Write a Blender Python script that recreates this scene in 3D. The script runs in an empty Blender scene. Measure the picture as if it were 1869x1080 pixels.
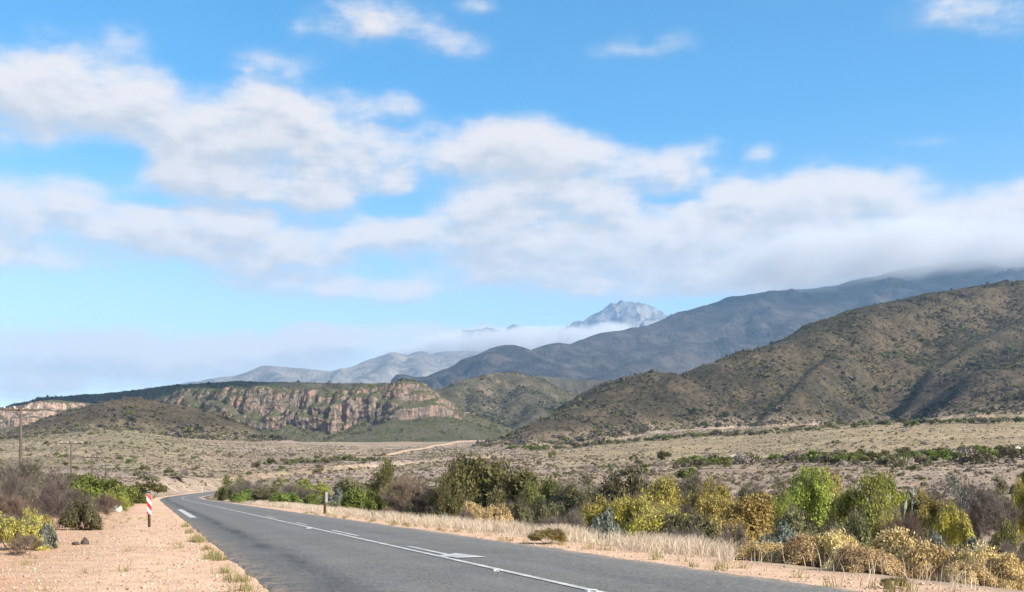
import bpy, math, random
import numpy as np
from mathutils import Vector
R = math.radians
sc = bpy.context.scene
col = sc.collection

# ------------------------------------------------------------------ camera, sky, sun, exposure
EYE, FPX, CX, HY = 1.28, 2000.0, 934.5, 897.0      # eye height, focal length in photo px, centre column, horizon row
cam = bpy.data.objects.new('camera', bpy.data.cameras.new('camera'))
col.objects.link(cam); sc.camera = cam
cam.location = (0, 0, EYE); cam.rotation_euler = (R(90), 0, 0)
cam.data.sensor_width = 36.0; cam.data.lens = FPX / 1869.0 * 36.0
cam.data.shift_y = (HY - 540.0) / 1869.0
cam.data.clip_start = 0.1; cam.data.clip_end = 60000.0

SUN_AZ, SUN_EL = R(122), R(31)
SUN = Vector((math.sin(SUN_AZ) * math.cos(SUN_EL), math.cos(SUN_AZ) * math.cos(SUN_EL), math.sin(SUN_EL)))
sl = bpy.data.lights.new('sun', 'SUN'); sl.energy = 5.0; sl.angle = R(0.53); sl.color = (1.0, 0.93, 0.82)
so = bpy.data.objects.new('sun', sl); col.objects.link(so)
so.rotation_euler = SUN.to_track_quat('Z', 'Y').to_euler()

sc.view_settings.view_transform = 'Standard'; sc.view_settings.look = 'None'
sc.view_settings.gamma = 1.0; sc.view_settings.use_curve_mapping = False
sc.view_settings.exposure = 1.0
sc.cycles.volume_bounces = 5; sc.cycles.max_bounces = 8; sc.cycles.transparent_max_bounces = 16
sc.cycles.use_denoising = True; sc.cycles.adaptive_min_samples = 8; sc.cycles.adaptive_threshold = .012


class NT:
    """small helper that wires shader / geometry nodes"""
    def __init__(s, tree): s.t = tree; s.n = tree.nodes; s.l = tree.links
    def put(s, sock, v):
        if v is None: return
        if isinstance(v, bpy.types.NodeSocket): s.l.new(v, sock)
        else: sock.default_value = v
    def node(s, typ, ins=None, **kw):
        n = s.n.new(typ)
        for k, v in kw.items(): setattr(n, k, v)
        for k, v in (ins or {}).items(): s.put(n.inputs[k], v)
        return n
    def m(s, op, a, b=None, c=None, clamp=False):
        n = s.node('ShaderNodeMath', operation=op, use_clamp=clamp)
        for i, v in enumerate((a, b, c)): s.put(n.inputs[i], v)
        return n.outputs[0]
    def v(s, op, a, b=None, c=None):
        n = s.node('ShaderNodeVectorMath', operation=op)
        for i, v in enumerate((a, b, c)): s.put(n.inputs[i], v)
        return n.outputs['Value'] if op in ('DOT_PRODUCT', 'LENGTH') else n.outputs[0]
    def noise(s, vec, scale, detail=4.0, rough=0.55, dist=0.0):
        return s.node('ShaderNodeTexNoise', {'Vector': vec, 'Scale': scale, 'Detail': detail, 'Roughness': rough, 'Distortion': dist}).outputs['Fac']
    def mix(s, f, a, b, blend='MIX'):
        n = s.node('ShaderNodeMix', data_type='RGBA', blend_type=blend)
        s.put(n.inputs[0], f); s.put(n.inputs[6], a); s.put(n.inputs[7], b)
        return n.outputs[2]
    def ramp(s, f, lo, hi, a=0.0, b=1.0, smooth=True):
        n = s.node('ShaderNodeMapRange', {'Value': f, 'From Min': lo, 'From Max': hi, 'To Min': a, 'To Max': b})
        n.interpolation_type = 'SMOOTHSTEP' if smooth else 'LINEAR'
        return n.outputs[0]


def azel(px, py):
    u, w = (px - CX) / FPX, (HY - py) / FPX
    return math.atan(u), math.atan2(w, math.sqrt(1 + u * u))


# clouds of the sky: soft masses (px, py, half width, half height, strength) turned into azimuth / elevation
CLOUDS = [
    # upper left mass and its thin extension
    (60, 175, 110, 55, 1), (130, 140, 70, 45, 1), (190, 200, 60, 40, .8), (-10, 150, 60, 45, .8), (255, 185, 60, 45, .65), (290, 150, 30, 20, .35), (50, 258, 90, 22, .4),
    # the big puff with its lower lobe
    (460, 200, 75, 42, 1), (400, 225, 95, 42, 1), (520, 230, 80, 45, 1), (330, 240, 80, 40, .9), (570, 265, 50, 35, .9), (450, 262, 150, 28, .95),
    (400, 325, 110, 26, 1), (500, 340, 110, 30, 1), (580, 355, 50, 25, .9), (330, 318, 60, 20, .8), (440, 296, 120, 20, .6),
    (490, 120, 75, 28, .4), (650, 195, 70, 28, .4), (735, 190, 40, 20, .45), (690, 285, 55, 45, .85), (640, 270, 60, 35, .6), (700, 325, 35, 20, .7),
    (800, 270, 80, 35, .65), (880, 270, 70, 40, .8), (940, 262, 60, 38, .95),
    # left middle layers
    (50, 375, 110, 35, .7), (165, 360, 45, 22, .55), (100, 395, 130, 22, .6), (340, 400, 110, 20, 1), (430, 408, 60, 22, .9), (250, 410, 60, 20, .8), (60, 455, 120, 30, .6), (-60, 420, 120, 60, .6),
    (330, 450, 110, 20, .6), (450, 465, 120, 20, .65), (560, 470, 70, 16, .8), (600, 435, 130, 20, .6), (700, 425, 70, 24, .75), (740, 440, 50, 25, .6), (500, 510, 110, 16, .6), (620, 530, 120, 15, .65), (720, 535, 60, 12, .6),
    (850, 400, 90, 45, .7), (920, 370, 70, 40, .7), (900, 470, 140, 30, .45), (860, 505, 100, 16, .35),
    # band over the horizon
    (150, 635, 260, 30, .6), (400, 640, 200, 26, .6), (580, 612, 50, 14, .9), (650, 612, 90, 14, .8), (760, 605, 120, 14, .85), (880, 605, 60, 12, .7), (550, 650, 200, 25, .65), (100, 690, 250, 40, .55), (300, 670, 200, 25, .55), (-200, 660, 250, 60, .6),
    # right masses and the long deck over the mountain
    (985, 255, 70, 30, 1), (960, 290, 80, 25, .85), (1060, 280, 80, 25, .85), (1110, 300, 80, 22, .75), (1200, 300, 70, 22, .7), (1290, 272, 45, 16, .45), (1240, 320, 70, 22, .7),
    (1000, 350, 110, 30, .75), (1100, 375, 100, 28, .7), (980, 405, 110, 28, .65), (1330, 375, 80, 25, .8), (1480, 348, 110, 24, 1), (1560, 350, 80, 24, 1), (1420, 380, 150, 28, 1), (1620, 385, 60, 28, .9),
    (1840, 385, 90, 32, .95), (1910, 370, 80, 35, 1), (1740, 400, 80, 30, .8), (2050, 400, 160, 60, .9),
    (1000, 440, 160, 32, .75), (1200, 430, 180, 35, .85), (1400, 430, 200, 35, .95), (1600, 435, 200, 35, .95), (1800, 440, 150, 35, .95), (1050, 490, 160, 26, .75), (1250, 490, 180, 30, .95), (1450, 490, 200, 32, 1),
    (1650, 480, 200, 32, 1), (1850, 470, 150, 32, .95), (1150, 520, 160, 16, .75), (1350, 525, 150, 15, .9),
    # wisps
    (1170, 80, 60, 25, .25), (1120, 95, 50, 14, .18), (1240, 75, 40, 15, .2), (1392, 278, 28, 17, .5), (1490, 292, 35, 14, .25), (1700, 258, 40, 10, .28), (1760, 10, 90, 28, .4), (1850, 30, 50, 25, .4),
    (620, 25, 45, 35, .4), (690, 30, 60, 35, .5), (750, 45, 60, 25, .4), (830, 80, 60, 22, .42), (540, 45, 25, 16, .25), (860, 10, 40, 12, .35), (225, 65, 40, 26, .32), (70, 50, 30, 10, .24),
    # gaps
    (1225, 362, 60, 9, -.5), (720, 372, 60, 20, -.5), (200, 285, 110, 20, -.3), (250, 365, 90, 10, -.3), (450, 575, 700, 14, -.3), (1250, 562, 70, 14, -.4),
]


AZ0, AZ1, EL0, EL1 = -.62, .62, -.08, .54


def cloud_layout(rank=24, nx=170, ny=120):
    """the masses above as one map of cover, factored into curves over azimuth and curves over elevation"""
    A, E = np.meshgrid(np.linspace(AZ0, AZ1, nx), np.linspace(EL0, EL1, ny))
    clear = np.ones_like(A); neg = np.zeros_like(A)
    for (px, py, rx, ry, a) in CLOUDS:
        az, el = azel(px, py)
        if a > 0 and py > 320: ry = ry * 1.35 if ry < 30 else ry; rx = rx * 1.1
        e = np.exp(-np.abs(((A - az) * FPX / rx) ** 2 + ((E - el) * FPX / ry) ** 2) ** 1.25 * .84)
        if a > 0: clear *= 1 - np.clip(a * (.95 if a > .8 else 1.08), 0, .97) * e
        else: neg += -a * e
    M = np.clip(1 - clear - neg, -.3, 1)
    fade = np.clip((.60 - np.abs(A)) / .06, 0, 1) * np.clip((.52 - E) / .05, 0, 1)
    U, S_, Vt = np.linalg.svd(M * fade)
    F, G, K = [], [], []
    for i in range(rank):
        u, v = U[:, i], Vt[i]; mu, mv = np.abs(u).max(), np.abs(v).max()
        F.append(v / mv); G.append(u / mu); K.append(S_[i] * mu * mv)
    return F, G, K


def build_world():
    w = bpy.data.worlds.new('World'); sc.world = w; w.use_nodes = True
    w.cycles.sampling_method = 'MANUAL'; w.cycles.sample_map_resolution = 256
    w.node_tree.nodes.clear()
    # density of the clouds along a direction given as (azimuth, elevation)
    g = bpy.data.node_groups.new('cloud_density', 'ShaderNodeTree')
    g.interface.new_socket('azel', in_out='INPUT', socket_type='NodeSocketVector')
    g.interface.new_socket('density', in_out='OUTPUT', socket_type='NodeSocketFloat')
    k = NT(g)
    def n2d(vec, scale, detail, rough):
        return k.node('ShaderNodeTexNoise', {'Vector': vec, 'Scale': scale, 'Detail': detail, 'Roughness': rough}, noise_dimensions='2D')
    gi = k.node('NodeGroupInput'); go = k.node('NodeGroupOutput')
    p = gi.outputs[0]
    sp = k.v('MULTIPLY', p, (1.0, 1.45, 0.0))
    warp = n2d(sp, 11.0, 3.0, .5)
    off = k.v('MULTIPLY', k.v('SUBTRACT', warp.outputs['Color'], (.5, .5, .5)), (0.030, 0.014, 0.0))
    q = k.v('ADD', p, off)
    sq = k.node('ShaderNodeSeparateXYZ', {0: q})
    fa = k.ramp(sq.outputs[0], AZ0, AZ1, 0, 1, False); fe = k.ramp(sq.outputs[1], EL0, EL1, 0, 1, False)
    va = k.node('ShaderNodeCombineXYZ', {0: fa, 1: fa, 2: fa}).outputs[0]; ve = k.node('ShaderNodeCombineXYZ', {0: fe, 1: fe, 2: fe}).outputs[0]
    F, G, K = cloud_layout()
    def curves(vec, fs):
        n = k.node('ShaderNodeRGBCurve', {'Color': vec}); m = n.mapping; m.use_clip = False
        for c, f in zip(m.curves, fs):
            pts = c.points; xs = np.linspace(0, 1, len(f)); ys = np.asarray(f) * .5 + .5
            pts[0].location = (0, ys[0]); pts[1].location = (1, ys[-1])
            for x_, y_ in zip(xs[1:-1], ys[1:-1]): pts.new(float(x_), float(y_))
            for q_ in pts: q_.handle_type = 'VECTOR'
        m.update()
        return k.v('MULTIPLY_ADD', n.outputs[0], (2, 2, 2), (-1, -1, -1))
    tot = None
    for i in range(0, len(K), 3):
        t = k.v('DOT_PRODUCT', k.v('MULTIPLY', curves(va, F[i:i + 3]), curves(ve, G[i:i + 3])), tuple(K[i:i + 3]))
        tot = t if tot is None else k.m('ADD', tot, t)
    # away from the picture the same kind of broken cloud goes on
    gen = k.ramp(n2d(k.v('MULTIPLY', q, (1.5, 3.4, 0.0)), 3.2, 3.0, .5).outputs[0], 0.40, 0.64, 0.0, .95)
    cx, cy = azel(934, 470)
    out = k.v('LENGTH', k.v('MULTIPLY', k.v('SUBTRACT', p, (cx, cy, 0)), (1.0, 1.7, 0.0)))
    tot = k.m('MAXIMUM', tot, k.m('MULTIPLY', gen, k.ramp(out, .50, .75)))
    n1 = n2d(sp, 14.0, 8.0, .60).outputs[0]
    n2 = n2d(k.v('MULTIPLY', p, (1.0, 3.6, 0.0)), 28.0, 5.0, .62).outputs[0]
    vo = k.node('ShaderNodeTexVoronoi', {'Vector': k.v('ADD', k.v('MULTIPLY', p, (1.0, 1.55, 0.0)), k.v('MULTIPLY', warp.outputs['Color'], (.05, .05, 0))), 'Scale': 21.0, 'Detail': 2.0, 'Roughness': .55, 'Smoothness': .55}, voronoi_dimensions='2D', feature='SMOOTH_F1', normalize=True)
    tex = k.m('ADD', k.m('MULTIPLY', k.m('SUBTRACT', n1, .5), 1.15), k.m('MULTIPLY', k.m('SUBTRACT', n2, .5), .50))
    tex = k.m('ADD', tex, k.m('MULTIPLY', k.m('SUBTRACT', .30, vo.outputs['Distance']), .70))
    dens = k.m('ADD', tot, k.m('MULTIPLY', tex, k.ramp(tot, 0.0, .45, .22, 1.0)))
    k.l.new(dens, go.inputs[0])

    k = NT(w.node_tree)
    sky = k.node('ShaderNodeTexSky', sky_type='NISHITA', sun_disc=False, sun_elevation=SUN_EL, sun_rotation=SUN_AZ,
                 altitude=300.0, air_density=1.0, dust_density=0.25, ozone_density=1.6)
    gen = k.node('ShaderNodeTexCoord').outputs['Generated']
    sep = k.node('ShaderNodeSeparateXYZ', {0: gen})
    x, y, z = sep.outputs
    az = k.m('ARCTAN2', x, y)
    el = k.m('ARCSINE', z)
    p = k.node('ShaderNodeCombineXYZ', {0: az, 1: el, 2: 0.0}).outputs[0]
    def dens(dx, dy):
        n = k.n.new('ShaderNodeGroup'); n.node_tree = g
        k.l.new(k.v('ADD', p, (dx, dy, 0.0)), n.inputs[0]); return n.outputs[0]
    d0 = dens(0, 0); d1 = dens(.005, .016)
    alpha = k.m('MULTIPLY', k.ramp(d0, .02, .95), .95)
    # bright where there is little cloud between here and the sun, grey below the thick parts
    lit = k.ramp(k.m('SUBTRACT', d0, d1), -.32, .34)
    thin = k.ramp(d1, .45, 1.25, 1.0, 0.0)
    br = k.m('ADD', k.m('MULTIPLY', lit, .68), k.m('MULTIPLY', thin, .34), clamp=True)
    ccol = k.mix(br, CLOUD_GREY, CLOUD_WHITE)
    ccol = k.mix(k.ramp(el, .02, .16, .40, 0.0), ccol, (.48, .43, .36, 1))     # low clouds are seen through more air
    skyc = k.mix(1.0, sky.outputs[0], SKY_GAIN, 'MULTIPLY')
    skyc = k.mix(k.ramp(el, .06, .30, 1, 0), skyc, k.mix(1.0, skyc, (1.04, .90, .93, 1), 'MULTIPLY'))
    skyc = k.node('ShaderNodeHueSaturation', {'Saturation': k.ramp(el, .08, .34, .70, SKY_SAT), 'Value': 1.0, 'Color': skyc}).outputs[0]
    full = k.mix(alpha, skyc, ccol)
    bg = k.node('ShaderNodeBackground', {'Color': full, 'Strength': 1.0})
    o = k.node('ShaderNodeOutputWorld'); k.l.new(bg.outputs[0], o.inputs[0])


CLOUD_WHITE, CLOUD_GREY = (.535, .47, .41, 1), (.36, .335, .31, 1)
SKY_GAIN, SKY_SAT = (0.083, 0.104, 0.107, 1), 1.26
build_world()

# ------------------------------------------------------------------ numeric helpers
def _hash(ix, iy, seed):
    h = (ix.astype(np.int64) * 374761393 + iy.astype(np.int64) * 668265263 + seed * 974711) & 0xffffffff
    h = ((h ^ (h >> 13)) * 1274126177) & 0xffffffff
    return ((h ^ (h >> 16)) & 0xffff) / 65535.0 * 2 * np.pi


def perlin(x, y, seed=0):
    ix, iy = np.floor(x), np.floor(y); fx, fy = x - ix, y - iy
    ux, uy = fx * fx * fx * (fx * (fx * 6 - 15) + 10), fy * fy * fy * (fy * (fy * 6 - 15) + 10)
    def g(dx, dy):
        a = _hash(ix + dx, iy + dy, seed)
        return np.cos(a) * (fx - dx) + np.sin(a) * (fy - dy)
    a = g(0, 0) + ux * (g(1, 0) - g(0, 0)); b = g(0, 1) + ux * (g(1, 1) - g(0, 1))
    return (a + uy * (b - a)) * 1.5


def fbm(x, y, scale, octv=5, seed=0, gain=.5, ridged=False):
    r, a, f, t = 0.0, 1.0, 1.0 / scale, 0.0
    for i in range(octv):
        n = perlin(x * f + i * 17.3, y * f - i * 9.1, seed + i)
        r = r + a * ((1 - 2 * np.abs(n)) if ridged else n); t += a; a *= gain; f *= 2.03
    return r / t


def sstep(a, b, x):
    t = np.clip((x - a) / (b - a), 0, 1); return t * t * (3 - 2 * t)


def W(px, py, d):
    """photo pixel at depth d (metres along the view axis) -> world point"""
    return ((px - CX) / FPX * d, d, EYE + (HY - py) / FPX * d)


# ------------------------------------------------------------------ road line (plan) : points of the centre (x, y, z)
RW = 7.4
_t = (-0.331, 1.0)
def cx_at(Y): return -3.25 - .331 * (Y - 14) + 4.0
ctrl = [(cx_at(Y), Y, 0.0) for Y in (-40, -20, 0, 20, 40, 60, 80, 100, 120, 140, 160)] + \
       [(-60.3, 200, 0.0), (-73, 245, .15), (-80.5, 290, .8), (-78, 330, 2.4), (-70, 365, 4.6), (-60, 400, 6.3), (-45, 440, 7.6), (-27, 475, 8.9), (-11, 505, 10.2), (-5, 540, 12.2)]
def catmull(P, n):
    P = np.array(P, float); out = []
    for i in range(len(P) - 1):
        p0 = P[max(i - 1, 0)]; p1 = P[i]; p2 = P[i + 1]; p3 = P[min(i + 2, len(P) - 1)]
        for k in range(n):
            t = k / n
            out.append(.5 * ((2 * p1) + (-p0 + p2) * t + (2 * p0 - 5 * p1 + 4 * p2 - p3) * t * t + (-p0 + 3 * p1 - 3 * p2 + p3) * t ** 3))
    out.append(P[-1]); return np.array(out)
ROAD = catmull(ctrl, 8)


def near_line(x, y, P):
    """distance to polyline P, signed side (+ = right of travel), height along it, arclength"""
    best = np.full(x.shape, 1e18); side = np.zeros(x.shape); zz = np.zeros(x.shape); ss = np.zeros(x.shape)
    acc = 0.0
    for a, b in zip(P[:-1], P[1:]):
        dx, dy = b[0] - a[0], b[1] - a[1]; L2 = dx * dx + dy * dy; L = math.sqrt(L2)
        t = np.clip(((x - a[0]) * dx + (y - a[1]) * dy) / L2, 0, 1)
        ex, ey = x - (a[0] + t * dx), y - (a[1] + t * dy)
        d2 = ex * ex + ey * ey
        m = d2 < best
        best = np.where(m, d2, best)
        side = np.where(m, (ex * dy - ey * dx) / (L * np.sqrt(np.maximum(d2, 1e-9))), side)
        zz = np.where(m, a[2] + t * (b[2] - a[2]), zz); ss = np.where(m, acc + t * L, ss)
        acc += L
    return np.sqrt(best), side, zz, ss


# ------------------------------------------------------------------ the lie of the land
TD = np.array([0, 40, 80, 110, 150, 200, 260, 330, 420, 520, 650, 800, 1000, 1300, 1700, 2300, 3500, 20000.])
TP = np.array([-1400, -600, 0, 200, 400, 700, 1000, 1300, 1600, 1869, 2500, 3200.])
TZ = np.array([
    [0, 0, 0, .4, 1.2, 2.6, 4.8, 8.5, 15, 23, 32, 39, 44, 48, 56, 58, 50, 0],
    [0, 0, 0, .4, 1.2, 2.6, 4.8, 8.5, 15, 23, 32, 39, 44, 48, 56, 58, 50, 0],
    [0, 0, .1, .4, 1.4, 2.8, 5.0, 8.6, 14.5, 21.5, 31, 38, 43, 48, 56, 58, 50, 0],
    [0, 0, .1, .2, .8, 1.9, 4.2, 8.2, 14.5, 23, 36, 46, 50, 54, 60, 60, 50, 0],
    [0, 0, 0, 0, .1, .4, 1.8, 5.0, 10.5, 17, 25.5, 36, 48, 58, 62, 60, 50, 0],
    [-.6, -.6, -.7, -.7, -.2, 1.0, 3.2, 6.6, 11.5, 16.5, 22.5, 31, 44, 62, 66, 62, 50, 0],
    [-.9, -.9, -1.1, -.6, .9, 3.2, 6.0, 9.5, 13.5, 18.5, 25.5, 33, 48, 62, 66, 62, 50, 0],
    [-.9, -.9, -1.1, -.4, 1.6, 4.4, 7.8, 11.0, 15.6, 22, 33, 46, 58, 66, 68, 62, 50, 0],
    [-.9, -.9, -1.1, -.2, 2.4, 5.9, 9.6, 14.0, 20.5, 29, 41, 52, 62, 68, 70, 62, 50, 0],
    [-.9, -.9, -1.0, .2, 3.1, 6.6, 10.4, 15.2, 22.2, 31.5, 44, 56, 66, 70, 72, 62, 50, 0],
    [-.9, -.9, -1.0, .4, 3.5, 7.2, 11.4, 16.5, 24, 34, 47, 60, 70, 74, 74, 62, 50, 0],
    [-.9, -.9, -1.0, .4, 3.5, 7.2, 11.4, 16.5, 24, 34, 47, 60, 70, 74, 74, 62, 50, 0]])


def ridge(pts):
    return [W(*p) for p in pts]

# name, polyline (px, py, depth), slope on the left of the line, slope on the right, rounding
RIDGES = {
 'foothill': [(ridge([(-500, 835, 900), (0, 806, 900), (100, 780, 930), (180, 750, 950), (245, 728, 950), (310, 738, 950), (370, 764, 930), (430, 797, 890), (500, 818, 840)]), .42, .42, 28)],
 'right_hill': [
   (ridge([(880, 832, 740), (960, 800, 800), (1020, 768, 860), (1060, 748, 920), (1120, 733, 970), (1158, 707, 1010), (1192, 681, 1040), (1225, 690, 1060), (1262, 686, 1090), (1310, 662, 1110), (1370, 642, 1150),
           (1450, 620, 1200), (1480, 604, 1230), (1530, 580, 1290), (1600, 557, 1360), (1700, 536, 1430), (1800, 521, 1490), (1869, 513, 1540), (2050, 500, 1650), (2500, 520, 1800), (3200, 600, 1900)]), .75, .54, 35),
   (ridge([(1990, 545, 1420), (1869, 566, 1330), (1790, 590, 1230), (1715, 622, 1130), (1670, 668, 1030), (1640, 705, 960), (1590, 745, 880)]), .36, 1.35, 8),
   (ridge([(1620, 590, 1290), (1560, 622, 1190), (1500, 652, 1100), (1440, 696, 1010), (1385, 742, 930), (1340, 772, 870)]), .38, 1.2, 10),
   (ridge([(1330, 668, 1100), (1290, 715, 1020), (1262, 752, 940), (1235, 785, 870)]), .38, 1.1, 10),
   (ridge([(2100, 600, 1300), (1960, 622, 1200), (1850, 640, 1100), (1780, 668, 1010), (1760, 700, 930), (1710, 745, 840)]), .36, 1.1, 12),
   (ridge([(2150, 690, 950), (1980, 700, 900), (1880, 716, 850), (1800, 740, 800)]), .36, .5, 20),
   (ridge([(1760, 560, 1380), (1690, 575, 1310), (1600, 600, 1240), (1560, 612, 1220)]), .36, 1.0, 10),
   (ridge([(1180, 692, 1030), (1150, 730, 970), (1120, 765, 900), (1085, 795, 830)]), .38, .9, 10)],
 'cone_hill': [(ridge([(770, 716, 1820), (830, 706, 1850), (860, 691, 1900), (900, 681, 1950), (940, 679, 1960), (966, 686, 1950), (1000, 716, 1900), (1040, 750, 1840), (1060, 770, 1800)]), .5, .62, 14),
               (ridge([(880, 686, 1920), (866, 712, 1850), (860, 745, 1760), (850, 775, 1680)]), .55, .9, 8),
               (ridge([(950, 684, 1940), (965, 715, 1850), (985, 752, 1740), (1000, 785, 1640)]), .5, .6, 10)],
 'middle_hill': [(ridge([(900, 700, 2800), (960, 684, 2900), (1020, 690, 2900), (1080, 694, 2850), (1130, 697, 2800), (1180, 704, 2800), (1300, 730, 2800)]), .5, .5, 30)],
 'cloud_shadowed_ridge': [(ridge([(-400, 790, 2000), (-150, 775, 2000), (-20, 752, 2000), (40, 737, 2000), (90, 725, 2000), (150, 722, 2000), (220, 716, 2000), (300, 706, 2000), (370, 700, 2000), (430, 696, 2000), (600, 700, 2000), (700, 700, 2000)]), .5, .45, 20)],
}
for nm in RIDGES:                                   # slopes are given as (left of travel, right of travel)
    pass


def ridge_height(x, y, pts, sl, sr, rnd):
    """land falling away from a crest line: the highest of what its stretches give; and the distance to the line"""
    H_ = np.full(x.shape, -1e9); D_ = np.full(x.shape, 1e18)
    for a, b in zip(pts[:-1], pts[1:]):
        dx, dy = b[0] - a[0], b[1] - a[1]; L2 = dx * dx + dy * dy; L = math.sqrt(L2)
        t = np.clip(((x - a[0]) * dx + (y - a[1]) * dy) / L2, 0, 1)
        ex, ey = x - (a[0] + t * dx), y - (a[1] + t * dy)
        d = np.sqrt(ex * ex + ey * ey + 1e-9); side = (ex * dy - ey * dx) / (L * d)
        h = a[2] + t * (b[2] - a[2]) - (sl + (sr - sl) * (side + 1) / 2) * (np.sqrt(d * d + rnd * rnd) - rnd)
        H_ = np.maximum(H_, h); D_ = np.minimum(D_, d)
    return H_, D_


def plain(x, y):
    r = np.hypot(x, y); Y = np.maximum(y, r * .55)
    px = CX + FPX * np.clip(x / np.maximum(Y, 1e-3), -1.15, 1.13)
    zt = np.stack([np.interp(Y, TD, row) for row in TZ])
    i = np.clip(np.searchsorted(TP, px) - 1, 0, len(TP) - 2)
    t = (px - TP[i]) / (TP[i + 1] - TP[i]); t = t * t * (3 - 2 * t) * .5 + t * .5
    j = np.arange(x.size).reshape(x.shape)
    ztf = zt.reshape(len(TP), -1)
    z = ztf[i.ravel(), j.ravel()] * (1 - t.ravel()) + ztf[i.ravel() + 1, j.ravel()] * t.ravel()
    z = z.reshape(x.shape)
    z = z + fbm(x, y, 90, 4, 3) * 1.6 * sstep(90, 400, r) + fbm(x, y, 14, 4, 7) * np.clip(.10 + r * .0012, 0, .45)
    return z


def land(x, y):
    """height, index of the hill that rules here (0 = plain), height above the plain"""
    z0 = plain(x, y); best = z0.copy(); idx = np.zeros(x.shape, int); crest = np.full(x.shape, 1e9)
    far = y > 380
    k = 9.0
    for hi, (nm, rs) in enumerate(RIDGES.items(), 1):
        if not far.any(): break
        hz = np.full(x.shape, -1e6)
        xs, ys = x[far], y[far]
        # wander of the flanks so that no slope is a flat plane
        wx = fbm(xs, ys, 120, 3, 31 + hi) * 22; wy = fbm(xs, ys, 120, 3, 51 + hi) * 22
        h = None; dmin = None
        for (pts, sl_, sr_, rnd) in rs:
            hh, dd = ridge_height(xs, ys, pts, sl_, sr_, rnd)
            dm = np.clip(dd / 60, 0, 1)
            hh2, _ = ridge_height(xs + wx * dm, ys + wy * dm, pts, sl_, sr_, rnd)
            if h is None: h, dmin = hh2, dd
            else:
                a = np.clip(.5 + (hh2 - h) / 12.0, 0, 1); h = h * (1 - a) + hh2 * a + 3.0 * a * (1 - a) * 0.8
                dmin = np.minimum(dmin, dd)
        if nm == 'right_hill':
            _h, dmain = ridge_height(xs, ys, rs[0][0], 1, 1, 1)
            for (pts, sl_, sr_, rnd) in rs[1:5]:
                A_ = np.array(pts); t_ = np.gradient(A_[:, :2], axis=0); t_ /= np.linalg.norm(t_, axis=1)[:, None]
                big_ = pts is rs[1][0]
                off_ = 62 if big_ else 50
                G_ = A_.copy(); G_[:, 0] += t_[:, 1] * off_; G_[:, 1] -= t_[:, 0] * off_
                dg, _s, _z, al_ = near_line(xs + wx * .6, ys + wy * .6, G_)
                h = h - (40 if big_ else 27) * np.exp(-(dg / (46 if big_ else 38)) ** 2) * sstep(0, 120, al_) * sstep(35, 150, dmain)
        amp = np.clip(dmin / 80, .04, 1)
        g = fbm(xs, ys, 105, 6, 71 + hi, .54, True)
        rough_ = {'foothill': .28, 'cone_hill': .8}.get(nm, 1.0)
        h = h + ((g - .35) * 23 * amp + fbm(xs, ys, 16, 3, 91 + hi) * 1.8 * np.clip(dmin / 20, .25, 1)) * rough_
        hz[far] = h
        a = np.clip(.5 + (hz - best) / (2 * k), 0, 1)
        best = best * (1 - a) + hz * a + k * a * (1 - a)
        idx = np.where(a > .5, hi, idx)
    # the road bed and its verges
    d, side, zr, s = near_line(x, y, ROAD[::2])
    rough = fbm(x, y, 1.1, 3, 5) * .018 + fbm(x, y, 4.0, 3, 6) * .05
    w = 1 - sstep(RW / 2 + 1.9, RW / 2 + np.where(side > 0, 6.5, 9.0), d)
    bed = zr - .035 + rough * .35 * sstep(3.7, 5.5, d)
    best = best * (1 - w) + bed * w
    best = np.where(d < RW / 2 - .12, zr - .14, best)
    best = best + rough * (1 - w) * (1 - sstep(60, 160, np.hypot(x, y)))
    return best, idx, best - z0


class HeightGrid:
    """the land sampled on a fan of rays, and looked up again for standing things on it"""
    def __init__(s):
        ang = np.concatenate([np.arange(-180, -58, 4.0), np.arange(-58, -29.5, .5), np.linspace(-29.5, 29.5, 860), np.arange(30, 58.5, .5), np.arange(62, 181, 4.0)])
        rad = np.concatenate([[.6, 1.5, 2.5, 4, 5.5], np.geomspace(7, 60, 130)[:-1], np.geomspace(60, 600, 190)[:-1], np.linspace(600, 1750, 300)[:-1], np.geomspace(1750, 3600, 110), [4200, 5200, 7000, 10000, 15400]])
        s.ang, s.rad = np.radians(ang), rad
        A, D = np.meshgrid(s.ang, rad)
        s.x, s.y = np.sin(A) * D, np.cos(A) * D
        s.z, s.idx, s.h = land(s.x, s.y)
        s.z[-5:] = np.minimum(s.z[-5:], np.array([40, 20, 5, 0, 0.])[:, None])
        s.idx[-5:] = 0
    def at(s, x, y):
        x, y = np.asarray(x, float), np.asarray(y, float)
        a = np.arctan2(x, y); r = np.clip(np.hypot(x, y), s.rad[0], s.rad[-1] * .999)
        i = np.clip(np.searchsorted(s.ang, a) - 1, 0, len(s.ang) - 2); j = np.clip(np.searchsorted(s.rad, r) - 1, 0, len(s.rad) - 2)
        ta = (a - s.ang[i]) / (s.ang[i + 1] - s.ang[i]); tr = (r - s.rad[j]) / (s.rad[j + 1] - s.rad[j])
        z = s.z
        return (z[j, i] * (1 - ta) + z[j, i + 1] * ta) * (1 - tr) + (z[j + 1, i] * (1 - ta) + z[j + 1, i + 1] * ta) * tr
    def idx_at(s, x, y):
        a = np.arctan2(x, y); r = np.hypot(x, y)
        return s.idx[np.clip(np.searchsorted(s.rad, r), 0, len(s.rad) - 1), np.clip(np.searchsorted(s.ang, a), 0, len(s.ang) - 1)]

HG = HeightGrid()
def gz(x, y): return float(HG.at(np.array([x]), np.array([y]))[0])

# ------------------------------------------------------------------ object helpers
def tag(o, label=None, cat=None, group=None, kind=None):
    for k_, v_ in (('label', label), ('category', cat), ('group', group), ('kind', kind)):
        if v_: o[k_] = v_
    return o


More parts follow.
